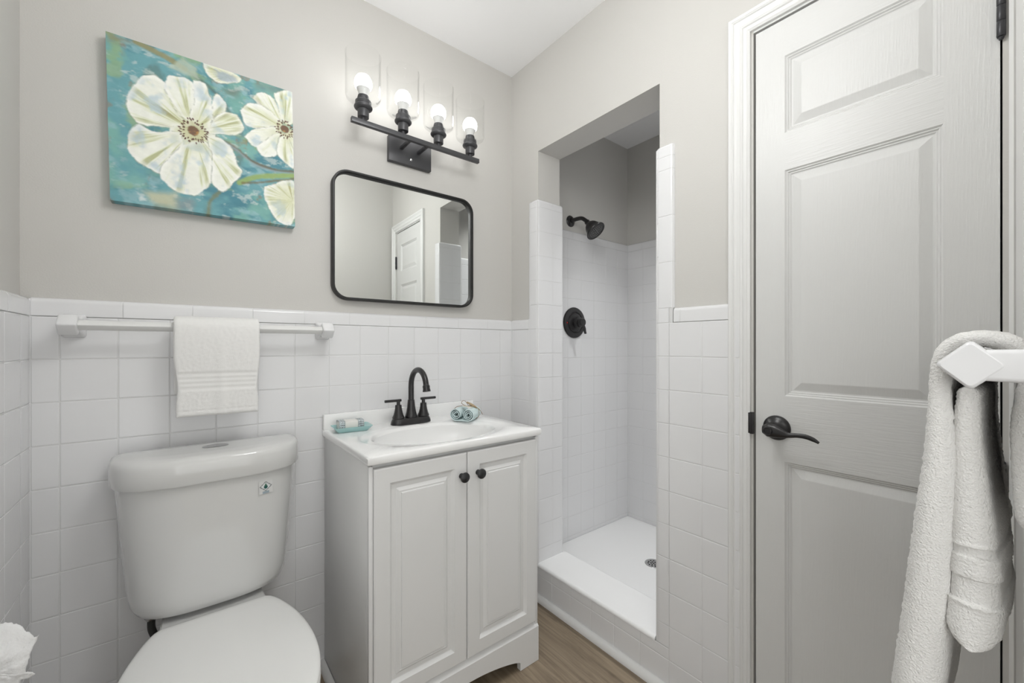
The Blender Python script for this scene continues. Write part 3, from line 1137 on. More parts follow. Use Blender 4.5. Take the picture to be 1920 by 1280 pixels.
mb = MB()
L = [bowl_loop(.001, .105, -.10, -.53), bowl_loop(.03, .110, -.10, -.54), bowl_loop(.06, .102, -.11, -.53), bowl_loop(.14, .098, -.12, -.53), bowl_loop(.20, .108, -.13, -.56), bowl_loop(.27, .140, -.16, -.62), bowl_loop(.33, .168, -.19, -.665),
     bowl_loop(.37, .1795, -.205, -.688), bowl_loop(.385, .1810, -.208, -.690), bowl_loop(.392, .178, -.21, -.688), bowl_loop(.3935, .170, -.22, -.68)]
mb.loft(L, True, True, True)


def deck(z, w0, w1, y0, y1, r=.02):
    return [(-w1, y1, z), (-w0, y0 - r, z), (-w0 + r, y0, z), (w0 - r, y0, z), (w0, y0 - r, z), (w1, y1, z)]


mb.loft([deck(.24, .07, .07, -.06, -.24), deck(.33, .10, .105, -.045, -.25), deck(.395, .105, .116, -.040, -.26), deck(.4115, .108, .118, -.040, -.262), deck(.4155, .104, .114, -.044, -.262)], True, True, True)
mb.box(-.075, .075, -.16, -.06, .4150, .4285, .004)
mb.build('bowl', M['china'], t)


def lid_loop(z, ins=0.0, n=60):
    """closed seat outline: straight back edge, round front"""
    ctl = [(0.113, -.214), (.128, -.228), (.147, -.268), (.168, -.335), (.180, -.405), (.184, -.475), (.178, -.545), (.160, -.610), (.128, -.660), (.080, -.690), (.0, -.700)]
    c = crom([(x, y, 0) for x, y in ctl], 5)
    c = [(p.x * (1 - ins / .18), p.y) for p in c]
    yc = -.455
    c = [(x, yc + (y - yc) * (1 - ins / .243)) for x, y in c]
    right = [(x, y, z) for x, y in c]
    left = [(-x, y, z) for x, y in c[:-1]][::-1]
    return right + left


mb = MB()
mb.loft([lid_loop(.3945, .018), lid_loop(.3948, .004), lid_loop(.398, .0), lid_loop(.408, .0005), lid_loop(.4118, .004), lid_loop(.412, .012)], True, True, True)
mb.build('seat_ring', M['seat'], t)
mb = MB()
mb.loft([lid_loop(.4130, .012), lid_loop(.4132, .003), lid_loop(.4155, .0005), lid_loop(.4205, .0005), lid_loop(.4245, .003), lid_loop(.4268, .009), lid_loop(.4282, .022), lid_loop(.4290, .06), lid_loop(.4294, .12)], True, True, True)
mb.build('seat_lid', M['seat'], t)
# supply line
hose = bpy.data.objects.new('supply_line', None)
COL.objects.link(hose)
hose.parent = t
mb = MB()
mb.tube(crom([(-.135, -.100, .398), (-.134, -.103, .375), (-.126, -.110, .350), (-.118, -.108, .300), (-.128, -.08, .230), (-.140, -.05, .190), (-.142, -.030, .180)], 8), .0085, 14)
tag(mb.build('hose', M['rubber'], hose), 'black braided supply hose')
mb = MB()
mb.lathe([(.0, .398), (.0100, .398), (.0125, .401), (.0145, .404), (.0145, .412), (.0165, .414), (.0165, .427), (.0, .427)], Matrix.Translation((-.135, -.100, 0)), 8)
tag(mb.build('coupling_nut', M['steel'], hose), 'grey coupling nut')
mb = MB()
mb.lathe([(.0, 0), (.024, 0), (.022, .006), (.010, .008), (.010, .03), (.0, .03)], Matrix.Translation((-.142, -.002, .180)) @ Matrix.Rotation(PI / 2, 4, 'X'), 20)
tag(mb.build('shutoff_valve', M['steel'], hose), 'chrome shutoff valve on the wall')

# place the sticker on the bowed tank front
ql = dshape(.1965 + .011, -.0285, -.2080, .7235, .028)
fq = [(x, y) for x, y, z in ql if y < -.06]
kq = min(range(1, len(fq) - 1), key=lambda k: abs(fq[k][0] - .118))
tq = Vector((fq[kq - 1][0] - fq[kq + 1][0], fq[kq - 1][1] - fq[kq + 1][1]))
STK.location = (fq[kq][0] + .0006 * tq.y / tq.length, fq[kq][1] - .0012, .7235)
STK.rotation_euler = (math.radians(-3.0), 0, math.atan2(tq.y, tq.x))

# ------------------------------------------------------------------ towel bars
def post(mb, sx, wall_y, cy, cz, sgn, wx=.0175):
    """ceramic post: flared base on the wall, neck, head of diamond section; sgn = direction from wall into the room"""
    # base plate
    h = [(.0225, .0300, 0.0), (.0230, .0305, .003), (.0215, .0285, .007), (.0180, .0230, .016), (.0168, .0180, .030), (.0168, .0165, abs(cy - wall_y))]
    loops = []
    for hx, hz, dd in h:
        y = wall_y + sgn * dd
        r = min(hx, hz) * .3
        lp = []
        for cx_, cz_, a0 in ((hx - r, hz - r, 0), (-hx + r, hz - r, PI / 2), (-hx + r, -hz + r, PI), (hx - r, -hz + r, 1.5 * PI)):
            for k in range(5):
                a = a0 + PI / 2 * k / 4
                lp.append((sx + cx_ + r * math.cos(a), y, cz + cz_ + r * math.sin(a)))
        loops.append(lp)
    mb.loft(loops, True, True, True)
    # diamond head
    D, r = .0275, .0045
    loops = []
    for x, s in ((-wx, .86), (-wx + .0012, .95), (-wx + .004, 1.0), (wx - .004, 1.0), (wx - .0012, .95), (wx, .86)):
        lp = []
        for q in range(4):
            ca = PI / 2 * q
            c0 = Vector((math.cos(ca), math.sin(ca))) * (D - r * 1.4)
            for k in range(5):
                a = ca - PI / 4 + PI / 2 * k / 4
                p = (c0 + Vector((math.cos(a), math.sin(a))) * r) * s
                lp.append((sx + x, cy + p.x, cz + p.y))
        loops.append(lp)
    mb.loft(loops, True, True, True)


def bar_mesh(mb, x0, x1, cy, cz, D=.0135):
    r = .002
    lp = []
    for q in range(4):
        ca = PI / 2 * q
        c0 = Vector((math.cos(ca), math.sin(ca))) * (D - r * 1.4)
        for k in range(4):
            a = ca - PI / 4 + PI / 2 * k / 3
            p = c0 + Vector((math.cos(a), math.sin(a))) * r
            lp.append((cy + p.x, cz + p.y))
    mb.loft([[(x, a, b) for a, b in lp] for x in (x0, x1)], True, True, True)


def towel_bar(label, x0, x1, wall_y, cy, cz, sgn):
    tb = thing('towel_bar', label, 'towel bar', group='white ceramic towel bars')
    for sx in (x0, x1):
        mb = MB()
        post(mb, sx, wall_y, cy, cz, sgn)
        mb.build('bar_post', M['tile'], tb)
    mb = MB()
    bar_mesh(mb, x0 + .0176, x1 - .0176, cy, cz)
    mb.build('rail', M['trim'], tb)
    return tb


towel_bar('white ceramic towel bar on tiled wall above the toilet', -1.4540, -0.8510, -0.0008, -0.0700, 1.1765, -1)
BXP, BYP, BZP = -0.5420, -1.5070, 1.1040
towel_bar('white ceramic towel bar near camera holding the large bath towel', BXP, -0.080, YF + .0008, BYP, BZP, 1)

# ------------------------------------------------------------------ towels
def fnoise(p, s):
    return noise.noise((p[0] * s, p[1] * s, p[2] * s))


def slab_towel(mb, path, width, thick, x0f, seg_x=48, fuzz=0.0012, wave=None, band=None, fs=420):
    """thick cloth hung along a path in (y, z); width(s) along x, thick(s); x0f(s) = near edge; s in 0..1.  wave(u, s) pushes along the normal"""
    n = len(path)
    loops, mis = [], []
    acc = [0]
    for i in range(1, n):
        acc.append(acc[-1] + (path[i] - path[i - 1]).length)
    for i in range(n):
        s = acc[i] / acc[-1]
        a, b = path[max(i - 1, 0)], path[min(i + 1, n - 1)]
        tt = (b - a).normalized()
        nn = Vector((0, -tt.z, tt.y))       # normal in the yz plane
        w, th, xs = width(s), thick(s), x0f(s)
        endr = 1.0
        de = min(acc[i], acc[-1] - acc[i])
        if de < th / 2:
            endr = math.sqrt(max(0.02, 1 - (1 - de / (th / 2)) ** 2))
        h = th / 2 * endr
        lp = []

        def put(u, off):
            p = path[i] + Vector((xs + w * u, 0, 0)) + nn * off
            if wave:
                p = p + nn * wave(u, s)
            if fuzz and not (band and band(s)):
                d = fuzz * (fnoise(p, fs) + .6 * fnoise(p, fs * .37))
                p = p + nn * d * (1 if off > 0 else -1) + Vector((d * .5, 0, 0))
            lp.append(p)
        for k in range(seg_x + 1):
            put(k / seg_x * (1 - 2 * h / w) + h / w, h)
        for k in range(1, 6):
            q = PI / 2 - PI * k / 6
            put(1 - h / w + h / w * math.cos(q), h * math.sin(q))
        for k in range(seg_x + 1):
            put((1 - k / seg_x) * (1 - 2 * h / w) + h / w, -h)
        for k in range(1, 6):
            q = -PI / 2 - PI * k / 6
            put(h / w + h / w * math.cos(q), h * math.sin(q))
        loops.append(lp)
    mb.loft(loops, True, True, True)


def dense(P, step):
    c = crom([(0, y, z) for y, z in P], 40)
    L = [0]
    for i in range(1, len(c)):
        L.append(L[-1] + (c[i] - c[i - 1]).length)
    m = max(8, int(L[-1] / step))
    out = []
    j = 0
    for k in range(m + 1):
        d = L[-1] * k / m
        while j < len(L) - 2 and L[j + 1] < d:
            j += 1
        f = (d - L[j]) / max(1e-9, L[j + 1] - L[j])
        out.append(c[j].lerp(c[j + 1], f))
    return out


# hand towel over the back bar
ht = thing('hand_towel', 'white folded hand towel hanging on the bar above the toilet', 'towel')
P1 = dense([(-.0385, .985), (-.0400, 1.06), (-.0405, 1.13), (-.0420, 1.165), (-.0480, 1.1875), (-.0600, 1.1985), (-.0720, 1.2000), (-.0860, 1.1960), (-.0965, 1.184), (-.1010, 1.165), (-.1025, 1.12), (-.1030, 1.03), (-.1030, .9275)], .0032)
LEN = sum((P1[i + 1] - P1[i]).length for i in range(len(P1) - 1))
def zof(s):
    # distance from the front hem, metres
    return (1 - s) * LEN
def ht_w(s):
    d = zof(s)
    w = .202
    q_ = max(0, min(1, (.175 - d) / .10))
    w -= .016 * q_ * q_ * (3 - 2 * q_)
    if d < .072: w += .006 * min(1, (.072 - d) / .03)
    return w
def ht_t(s):
    d = zof(s)
    th = .016
    if .072 < d < .124:
        th = .0118 + .0014 * math.cos((d - .072) / .052 * 2 * PI * 4)
    if .013 < d < .0165: th = .0138
    return th
def ht_wave(u, s):
    d = zof(s)
    k = max(0, min(1, (.26 - d) / .15)) if s > .5 else 0
    return -(.0040 * math.exp(-((u - .53) / .07) ** 2)) * k + .003 * math.sin(u * 4.3 + .6) * k
mb = MB()
slab_towel(mb, P1, ht_w, ht_t, lambda s: -1.2530 + (.202 - ht_w(s)) * .55, 60, .0011, ht_wave, lambda s: .072 < zof(s) < .124)
mb.build('towel_cloth', M['terry'], ht)

# bath towel over the near bar: seen on its folded end
bt = thing('bath_towel', 'large white terry bath towel folded over the bar near camera', 'towel')
XN = -0.5160
# the outer layer: from the wall side up over the bar and down the room side
Pa = dense([(-1.5575, .918), (-1.5545, .955), (-1.5520, 1.01), (-1.5515, 1.070), (-1.5480, 1.104), (-1.5350, 1.1255), (-1.5120, 1.1335), (-1.4920, 1.1275), (-1.4815, 1.108), (-1.4795, 1.075), (-1.4795, 1.00), (-1.4755, .93), (-1.4660, .80), (-1.4590, .72), (-1.4440, .56)], .0036)
LA = sum((Pa[i + 1] - Pa[i]).length for i in range(len(Pa) - 1))
def ba_t(s):
    d = s * LA
    return float(np.interp(d, [0, .12, .17, .24, .27, .31, .40, .47, .60, .68, .9], [.038, .036, .024, .018, .018, .018, .028, .034, .043, .047, .050]))
mb = MB()
slab_towel(mb, Pa, lambda s: .36, ba_t, lambda s: XN + .004 * math.sin(s * 9), 70, .0016,
           lambda u, s: .005 * math.sin(u * 7 + s * 5) * max(0, s - .5), None, 380)
mb.build('outer_fold', M['terrynear'], bt)
# inner flap: the folded-in third hanging between the outer layer and the bar
Pb = dense([(-1.5065, 1.0770), (-1.5050, 1.055), (-1.5035, 1.02), (-1.5045, .97), (-1.5070, .92), (-1.5095, .87), (-1.5095, .82), (-1.5070, .775)], .0019)
LB = sum((Pb[i + 1] - Pb[i]).length for i in range(len(Pb) - 1))
def bb_t(s):
    d = (1 - s) * LB
    t0 = .018 + .028 * max(0, min(1, s * 1.25))
    if .052 < d < .080 or .106 < d < .117: t0 -= .0045
    if .010 < d < .0135: t0 -= .003
    return t0
mb = MB()
slab_towel(mb, Pb, lambda s: .335, bb_t, lambda s: XN + .004 - .014 * max(0, s - .35) + (.0032 if (.052 < (1 - s) * LB < .080 or .106 < (1 - s) * LB < .117) else 0) - (.0014 if (.048 < (1 - s) * LB < .052 or .117 < (1 - s) * LB < .121) else 0), 60, .0014, lambda u, s: .003 * math.sin(u * 9 + 1), lambda s: .052 < (1 - s) * LB < .080 or .106 < (1 - s) * LB < .117, 380)
tag(mb.build('inner_fold', M['terrynear'], bt), 'shorter inner fold with woven bands')

# ------------------------------------------------------------------ toilet paper on its holder
TPC = Vector((-1.4885, -0.470, 0.5810))
tp = thing('toilet_paper_roll', 'torn white toilet paper roll on the left wall', 'toilet paper', TPC)
mb = MB()
loops = []
ny = 22
RR = .0385
for y in [-.052, -.0515] + [-.05 + .10 * k / ny for k in range(ny + 1)] + [.0515, .052]:
    loops.append([])
    for j in range(64):
        a = 2 * PI * j / 64
        r = RR + .0006 * noise.noise((math.cos(a) * 4, y * 60, math.sin(a) * 4)) - (.001 if abs(y) > .0512 else 0)
        loops[-1].append((r * math.cos(a), y, r * math.sin(a)))
inner = [[(.021 * math.cos(a), y, .021 * math.sin(a)) for a in [2 * PI * j / 64 for j in range(64)]] for y in (.052, -.052)]
mb.loft(loops + inner + [loops[0]], False, False, True)
mb.build('paper_roll', M['paper'], tp)
mb = MB()
mb.loft([[(r * math.cos(a), y, r * math.sin(a)) for a in [2 * PI * j / 40 for j in range(40)]] for r, y in ((.0208, -.0525), (.0208, .0525), (.0195, .0525), (.0195, -.0525), (.0208, -.0525))], False, False, True)
mb.build('cardboard_core', M['card'], tp)
# loose torn sheet crumpled over the near end of the roll, its edge ragged and curled
edge = [(-.012, .0500), (.001, .0640), (.008, .0675), (.015, .0672), (.0205, .0655), (.026, .0605), (.0315, .0560), (.0371, .0475), (.0425, .0420), (.0474, .0330), (.0521, .0327), (.0497, .0241), (.0455, .0150), (.0440, .0090), (.0428, -.0015), (.0400, -.0100), (.0410, -.0180), (.0450, -.0225), (.0486, -.0200), (.0497, -.0241), (.0440, -.0275), (.0380, -.0275), (.0343, -.0260), (.0320, -.0350), (.0290, -.0450), (.0180, -.0560), (.000, -.0600), (-.020, -.0500), (-.034, -.030), (-.038, .0), (-.030, .028)]
ex = []
rg = random.Random(5)
for k in range(len(edge)):
    a, b = edge[k], edge[(k + 1) % len(edge)]
    for q in range(3):
        t_ = q / 3
        ex.append((.0183 + a[0] + (b[0] - a[0]) * t_ + rg.uniform(-.0007, .0007), a[1] + .0238 + (b[1] - a[1]) * t_ + rg.uniform(-.0007, .0007)))
mb = MB()
ne = len(ex)
cxz = (.022, .026)
loops = []
for k in range(15):
    f = 1 - k / 14 * .97
    lp = []
    for (x, z) in ex:
        px, pz = cxz[0] + (x - cxz[0]) * f, cxz[1] + (z - cxz[1]) * f
        rad = math.hypot(px - .018, pz - .020)
        bend = max(0, rad - .030)
        py = -.0590 + bend * .55 + .0035 * noise.noise((px * 70, pz * 70, 3)) + .0016 * noise.noise((px * 190, pz * 190, 8))
        if px > .056 and pz < .016:
            py -= .006 * (px - .056) / .011
        lp.append((px, py, pz))
    loops.append(lp)
mb.loft(loops, False, True, True)
o = mb.build('torn_sheet', M['paper'], tp)
sm = o.modifiers.new('thickness', 'SOLIDIFY')
sm.thickness = .0007
tag(o, 'loose torn end of the paper')
mb = MB()
mb.tube([(.0, -.0645, 0), (.0, -.062, 0), (.0, .0545, 0), (.0, .057, 0)], [.006, .009, .009, .006], 16)
mb.build('spindle', M['plastic'], tp)
for sy, lb in ((-.0755, 'nearer white ceramic holder post beside the paper roll'), (.068, 'farther white ceramic holder post beside the paper roll')):
    hd = thing('paper_holder_post', lb, 'holder', (XL + .0008, -0.470 + sy, 0.5810), 0, 'paper holder posts')
    mb = MB()
    L = []
    for d, hz, hy in ((0, .030, .0100), (.003, .0305, .0100), (.012, .020, .0065), (.036, .013, .006), (.048, .012, .006), (.052, .008, .005)):
        L.append([(d, hy * math.copysign(abs(math.cos(a)) ** .5, math.cos(a)), hz * math.copysign(abs(math.sin(a)) ** .5, math.sin(a))) for a in [2 * PI * j / 24 for j in range(24)]])
    mb.loft(L, True, True, True)
    mb.build('post_body', M['tile'], hd)

# ------------------------------------------------------------------ painting on canvas (flower still-life of its own making)
def homography(src, dst):
    A, B = [], []
    for (x, y), (u, w) in zip(src, dst):
        A.append([x, y, 1, 0, 0, 0, -u * x, -u * y]); B.append(u)
        A.append([0, 0, 0, x, y, 1, -w * x, -w * y]); B.append(w)
    h = np.linalg.solve(np.array(A, float), np.array(B, float))
    return np.append(h, 1).reshape(3, 3)


NP = 340
HM = homography([(548, 147), (1470, 467), (1457, 1130), (525, 976)], [(0, 1), (1, 1), (1, 0), (0, 0)])   # sketch sheet -> canvas (u right, v up)


def SK(pts):
    p = np.array([(x, y, 1) for x, y in pts], float) @ HM.T
    return p[:, :2] / p[:, 2:]


def vnoise(u, w, seed):
    r = np.random.RandomState(seed)
    G = r.rand(64, 64)
    iu, iw = np.floor(u).astype(int), np.floor(w).astype(int)
    fu, fw_ = u - iu, w - iw
    fu, fw_ = fu * fu * (3 - 2 * fu), fw_ * fw_ * (3 - 2 * fw_)
    g = lambda a, b: G[a % 64, b % 64]
    return (g(iu, iw) * (1 - fu) + g(iu + 1, iw) * fu) * (1 - fw_) + (g(iu, iw + 1) * (1 - fu) + g(iu + 1, iw + 1) * fu) * fw_


def fbm(u, w, seed, o=4):
    s, a, t_ = 0, 1, 0
    for k in range(o):
        s = s + a * vnoise(u * 2 ** k + 7.3 * k, w * 2 ** k + 3.1 * k, seed + k)
        t_ += a
        a *= .55
    return s / t_


def poly_sd(U, W, pts):
    """signed distance, negative inside"""
    d = np.full(U.shape, 1e9)
    ins = np.zeros(U.shape, bool)
    n = len(pts)
    for i in range(n):
        x0, y0 = pts[i]
        x1, y1 = pts[(i + 1) % n]
        ex, ey = x1 - x0, y1 - y0
        t_ = np.clip(((U - x0) * ex + (W - y0) * ey) / (ex * ex + ey * ey + 1e-12), 0, 1)
        d = np.minimum(d, np.hypot(U - x0 - t_ * ex, W - y0 - t_ * ey))
        c = ((y0 > W) != (y1 > W)) & (U < (x1 - x0) * (W - y0) / (y1 - y0 + 1e-12) + x0)
        ins ^= c
    return np.where(ins, -d, d)


g = np.linspace(0, 1, NP)
U, W = np.meshgrid(g, g)
def C(r, gg, b): return np.array(lin((r / 255, gg / 255, b / 255)))
def mixc(img, col, a):
    return img * (1 - a[..., None]) + np.asarray(col) * a[..., None]
ss = lambda a, b, x: (lambda q: q * q * (3 - 2 * q))(np.clip((x - a) / (b - a), 0, 1))
n1 = fbm(U * 5, W * 9, 1)
n2 = fbm(U * 12 + W * 4, W * 18, 11)
n3 = fbm(U * 30, W * 46, 21)
img = np.zeros((NP, NP, 3)) + C(108, 164, 172)
img = mixc(img, C(74, 134, 148), ss(.45, .72, n1))
img = mixc(img, C(128, 182, 170), ss(.5, .7, fbm(U * 6, W * 7, 31)) * .8)
img = mixc(img, C(150, 190, 196), ss(.55, .75, n2) * .7)
img = mixc(img, C(92, 120, 112), ss(.58, .75, fbm(U * 9, W * 5, 41)) * .6)
img = mixc(img, C(146, 176, 128), ss(.60, .76, fbm(U * 7 + 3, W * 9, 47)) * .7)
img = mixc(img, C(206, 218, 214), ss(.63, .78, fbm(U * 16, W * 24, 51)) * .55)
img = mixc(img, C(148, 120, 84), ss(.66, .8, fbm(U * 13, W * 11, 61)) * .55)


def stroke(pts, wdt, col, a=1.0, soft=.010):
    global img
    q = SK(pts)
    c = crom([(x, y, 0) for x, y in q], 10)
    d = np.full(U.shape, 1e9)
    for i in range(len(c) - 1):
        x0, y0, x1, y1 = c[i].x, c[i].y, c[i + 1].x, c[i + 1].y
        ex, ey = x1 - x0, y1 - y0
        t_ = np.clip(((U - x0) * ex + (W - y0) * ey) / (ex * ex + ey * ey + 1e-12), 0, 1)
        d = np.minimum(d, np.hypot(U - x0 - t_ * ex, W - y0 - t_ * ey))
    d = d + (n3 - .5) * .012
    img = mixc(img, col, (1 - ss(wdt - soft, wdt + soft, d)) * a)


def blob(pts, col, a=.8, soft=.03):
    global img
    d = poly_sd(U, W, SK(pts)) + (n2 - .5) * .06
    img = mixc(img, col, (1 - ss(-soft, soft, d)) * a)


def petal(pts, cen, tint=(0, 0, 0), seed=0):
    global img
    q = SK(pts)
    cc = SK([cen])[0]
    cl = crom([(x, y, 0) for x, y in np.vstack([q, q[:1]])], 6)
    q = [(p.x, p.y) for p in cl[:-1]]
    d = poly_sd(U, W, q) + (fbm(U * 22, W * 22, 70 + seed) - .5) * .022
    m = 1 - ss(-.006, .005, d)
    ang_ = np.arctan2(W - cc[1], U - cc[0])
    rad = np.hypot(U - cc[0], W - cc[1])
    st_ = fbm(ang_ * 9 + seed * 3.3, rad * 3.0, 80 + seed, 4)
    col = np.zeros((NP, NP, 3)) + C(240, 242, 232)
    col = mixc(col, C(218, 224, 186), ss(.46, .68, st_) * .85)
    col = mixc(col, C(176, 180, 130), ss(.56, .74, st_) * .75)
    col = mixc(col, C(142, 132, 88), ss(.68, .80, st_) * (1 - ss(.10, .30, rad)) * .8)
    col = mixc(col, C(186, 206, 216), ss(.54, .74, fbm(U * 9 + seed, W * 9, 95 + seed)) * .75)
    col = mixc(col, C(206, 208, 160), (1 - ss(.02, .22, rad)) * .6)
    col = mixc(col, C(250, 250, 246), ss(-.035, -.004, d) * .55)
    img = img * (1 - m[..., None]) + col * m[..., None]
    edge = ss(-.007, -.001, d) * (1 - ss(.001, .010, d))
    img = mixc(img, C(120, 132, 110), edge * .35 * ss(.4, .6, n3))


blob([(560, 150), (640, 180), (720, 215), (640, 215), (560, 190)], C(146, 136, 100), .7)
blob([(1280, 400), (1470, 470), (1470, 520), (1380, 470), (1290, 440)], C(120, 140, 130), .6)
stroke([(700, 205), (770, 240), (850, 285), (940, 345)], .016, C(150, 146, 104), .9)
stroke([(960, 360), (1040, 420), (1110, 490), (1150, 560)], .012, C(86, 110, 104), .8)
blob([(850, 330), (930, 285), (1000, 335), (1000, 390), (930, 375)], C(186, 200, 180), .75, .012)
blob([(1120, 440), (1230, 450), (1180, 490), (1130, 470)], C(110, 100, 84), .55)
blob([(690, 935), (860, 950), (870, 1030), (740, 1010)], C(206, 204, 170), .8)
blob([(860, 980), (940, 985), (940, 1040), (860, 1030)], C(140, 150, 150), .7)
blob([(650, 930), (700, 950), (720, 990), (670, 990)], C(222, 230, 228), .8, .01)
blob([(540, 860), (720, 870), (700, 920), (540, 910)], C(136, 188, 176), .7)
blob([(540, 760), (640, 740), (680, 830), (560, 850)], C(100, 160, 172), .6)
stroke([(1020, 1060), (1030, 1000), (1080, 950)], .010, C(128, 128, 84), .7)
petal([(1030, 305), (1100, 330), (1210, 385), (1205, 415), (1120, 415), (1070, 390), (1040, 350)], (1150, 380), seed=1)
blob([(1090, 350), (1180, 375), (1190, 405), (1110, 400)], C(150, 170, 190), .7, .015)
petal([(1310, 925), (1460, 905), (1459, 1090), (1400, 1120), (1340, 1060), (1310, 990)], (1450, 1000), seed=2)
stroke([(1060, 672), (1170, 735), (1260, 805), (1360, 845), (1466, 862)], .010, C(104, 92, 66), .9)
stroke([(1065, 676), (1175, 742), (1260, 815), (1360, 852), (1466, 868)], .006, C(150, 170, 176), .8)
stroke([(1185, 905), (1270, 880), (1370, 876), (1466, 878)], .017, C(150, 176, 106), .95)
stroke([(1200, 908), (1300, 906), (1466, 892)], .006, C(120, 104, 66), .85)
F2 = (1425, 648)
petal([(1270, 490), (1320, 465), (1385, 510), (1415, 610), (1340, 570)], F2, seed=3)
petal([(1380, 470), (1430, 455), (1471, 470), (1471, 610), (1420, 610)], F2, seed=4)
petal([(1205, 550), (1250, 515), (1330, 535), (1410, 615), (1390, 640), (1270, 638), (1225, 610)], F2, seed=5)
petal([(1220, 680), (1270, 642), (1400, 640), (1390, 690), (1340, 722), (1270, 730)], F2, seed=6)
petal([(1275, 725), (1390, 665), (1440, 690), (1390, 765), (1340, 782), (1300, 765)], F2, seed=7)
petal([(1395, 690), (1472, 655), (1470, 828), (1430, 822), (1380, 765)], F2, seed=8)
F1 = (965, 645)
petal([(965 + 120 * math.cos(k * PI / 5), 645 + 105 * math.sin(k * PI / 5)) for k in range(10)], F1, seed=17)
petal([(1050, 575), (1085, 470), (1130, 510), (1130, 560), (1090, 600)], F1, seed=16)
petal([(905, 650), (760, 640), (690, 605), (650, 640), (630, 700), (660, 775), (740, 832), (800, 845), (905, 755)], F1, seed=9)
petal([(900, 715), (790, 820), (785, 862), (810, 900), (870, 945), (950, 962), (1015, 930), (1050, 870), (1055, 740), (1000, 695)], F1, seed=10)
petal([(1030, 668), (1100, 685), (1160, 740), (1175, 815), (1202, 850), (1160, 905), (1100, 948), (1055, 920), (1045, 860), (1050, 760)], F1, seed=11)
petal([(930, 625), (780, 618), (700, 605), (650, 562), (630, 480), (668, 420), (725, 365), (800, 378), (880, 470), (955, 600)], F1, seed=12)
petal([(830, 430), (850, 375), (930, 385), (978, 420), (985, 490), (965, 580), (925, 590), (870, 520)], F1, seed=13)
petal([(978, 398), (1035, 412), (1057, 475), (1063, 585), (1040, 655), (990, 630), (950, 570), (975, 500)], F1, seed=14)
petal([(1030, 660), (1075, 582), (1130, 556), (1190, 575), (1218, 630), (1190, 667), (1110, 668)], F1, seed=15)
for fc_, r0, nd, sd_ in ((F1, .070, 62, 5), (F2, .058, 46, 9)):
    c0 = SK([fc_])[0]
    r_ = random.Random(sd_)
    d0 = np.hypot((U - c0[0]), (W - c0[1]))
    img = mixc(img, C(198, 196, 150), (1 - ss(r0 * .75, r0 * 1.15, d0)) * .6)
    img = mixc(img, C(112, 78, 56), (1 - ss(r0 * .36, r0 * .52, d0 + (n3 - .5) * .02)) * .95)
    img = mixc(img, C(176, 132, 72), ss(.5, .68, n3) * (1 - ss(r0 * .3, r0 * .5, d0)) * .9)
    for k in range(nd):
        a = 2 * PI * k / nd + r_.uniform(-.05, .05)
        rr_ = r0 * r_.uniform(.72, 1.12)
        px, py = c0[0] + rr_ * math.cos(a), c0[1] + rr_ * math.sin(a)
        da = (U - px) * math.cos(a) + (W - py) * math.sin(a)
        db = -(U - px) * math.sin(a) + (W - py) * math.cos(a)
        d = np.hypot(da / 1.8, db)
        img = mixc(img, C(92, 58, 42), (1 - ss(.0028, .0052, d)) * .92)
img = img * (.93 + .14 * n3)[..., None]

cv = thing('canvas_painting', 'teal canvas painting of white flowers hanging above the towel bar', 'painting', (-1.1670, TP - .0006, 1.7425), 0)
cv.rotation_euler = (0, math.radians(-1.15), 0)
CS, CD = 0.4440, 0.034
CH = 0.4470
mb = MB()
mb.v = [((u - .5) * CS, -CD, (w - .5) * CH) for w in g for u in g]
mb.f = [[j * NP + i, j * NP + i + 1, (j + 1) * NP + i + 1, (j + 1) * NP + i] for j in range(NP - 1) for i in range(NP - 1)]
# wrapped sides: extend edge loop back to the wall
per = [(0, i) for i in range(NP)] + [(j, NP - 1) for j in range(1, NP)] + [(NP - 1, i) for i in range(NP - 2, -1, -1)] + [(j, 0) for j in range(NP - 2, 0, -1)]
base = len(mb.v)
cols_ = [tuple(np.append(c, 1)) for c in img.reshape(-1, 3)]
for jj, ii in per:
    p = mb.v[jj * NP + ii]
    mb.v.append((p[0], -.0002, p[2]))
    cols_.append(cols_[jj * NP + ii])
m_ = len(per)
for k in range(m_):
    a, b = per[k], per[(k + 1) % m_]
    mb.f.append([a[0] * NP + a[1], base + k, base + (k + 1) % m_, b[0] * NP + b[1]])
mb.mi = [0] * len(mb.f)
mb.sm = [False] * len(mb.f)
o = mb.build('painted_canvas', M['canvas'], cv, recalc=False)
ca = o.data.color_attributes.new('col', 'FLOAT_COLOR', 'POINT')
ca.data.foreach_set('color', np.array(cols_, dtype=np.float32).ravel())
mb = MB()
h = CS / 2 - .002
hv = CH / 2 - .002
for x0, x1, z0, z1 in ((-h, -h + .03, -hv, hv), (h - .03, h, -hv, hv), (-h + .03, h - .03, -hv, -hv + .03), (-h + .03, h - .03, hv - .03, hv)):
    mb.box(x0, x1, -CD + .004, -.0006, z0, z1)
mb.build('stretcher_frame', M['shell'], cv)

# ------------------------------------------------------------------ mirror
MXC, MZC, MW, MHT = -0.5255, 1.5275, 0.589, 0.472
mir = thing('wall_mirror', 'rounded rectangular wall mirror in thin black frame above the faucet', 'mirror', (MXC, TP - .0038, MZC), math.radians(-0.7))


def rr2(w, h, r, y, n=10):
    out = []
    for cx, cz, a0 in ((w / 2 - r, h / 2 - r, 0), (-w / 2 + r, h / 2 - r, PI / 2), (-w / 2 + r, -h / 2 + r, PI), (w / 2 - r, -h / 2 + r, 1.5 * PI)):
        for k in range(n + 1):
            a = a0 + PI / 2 * k / n
            out.append((cx + r * math.cos(a), y, cz + r * math.sin(a)))
    return out


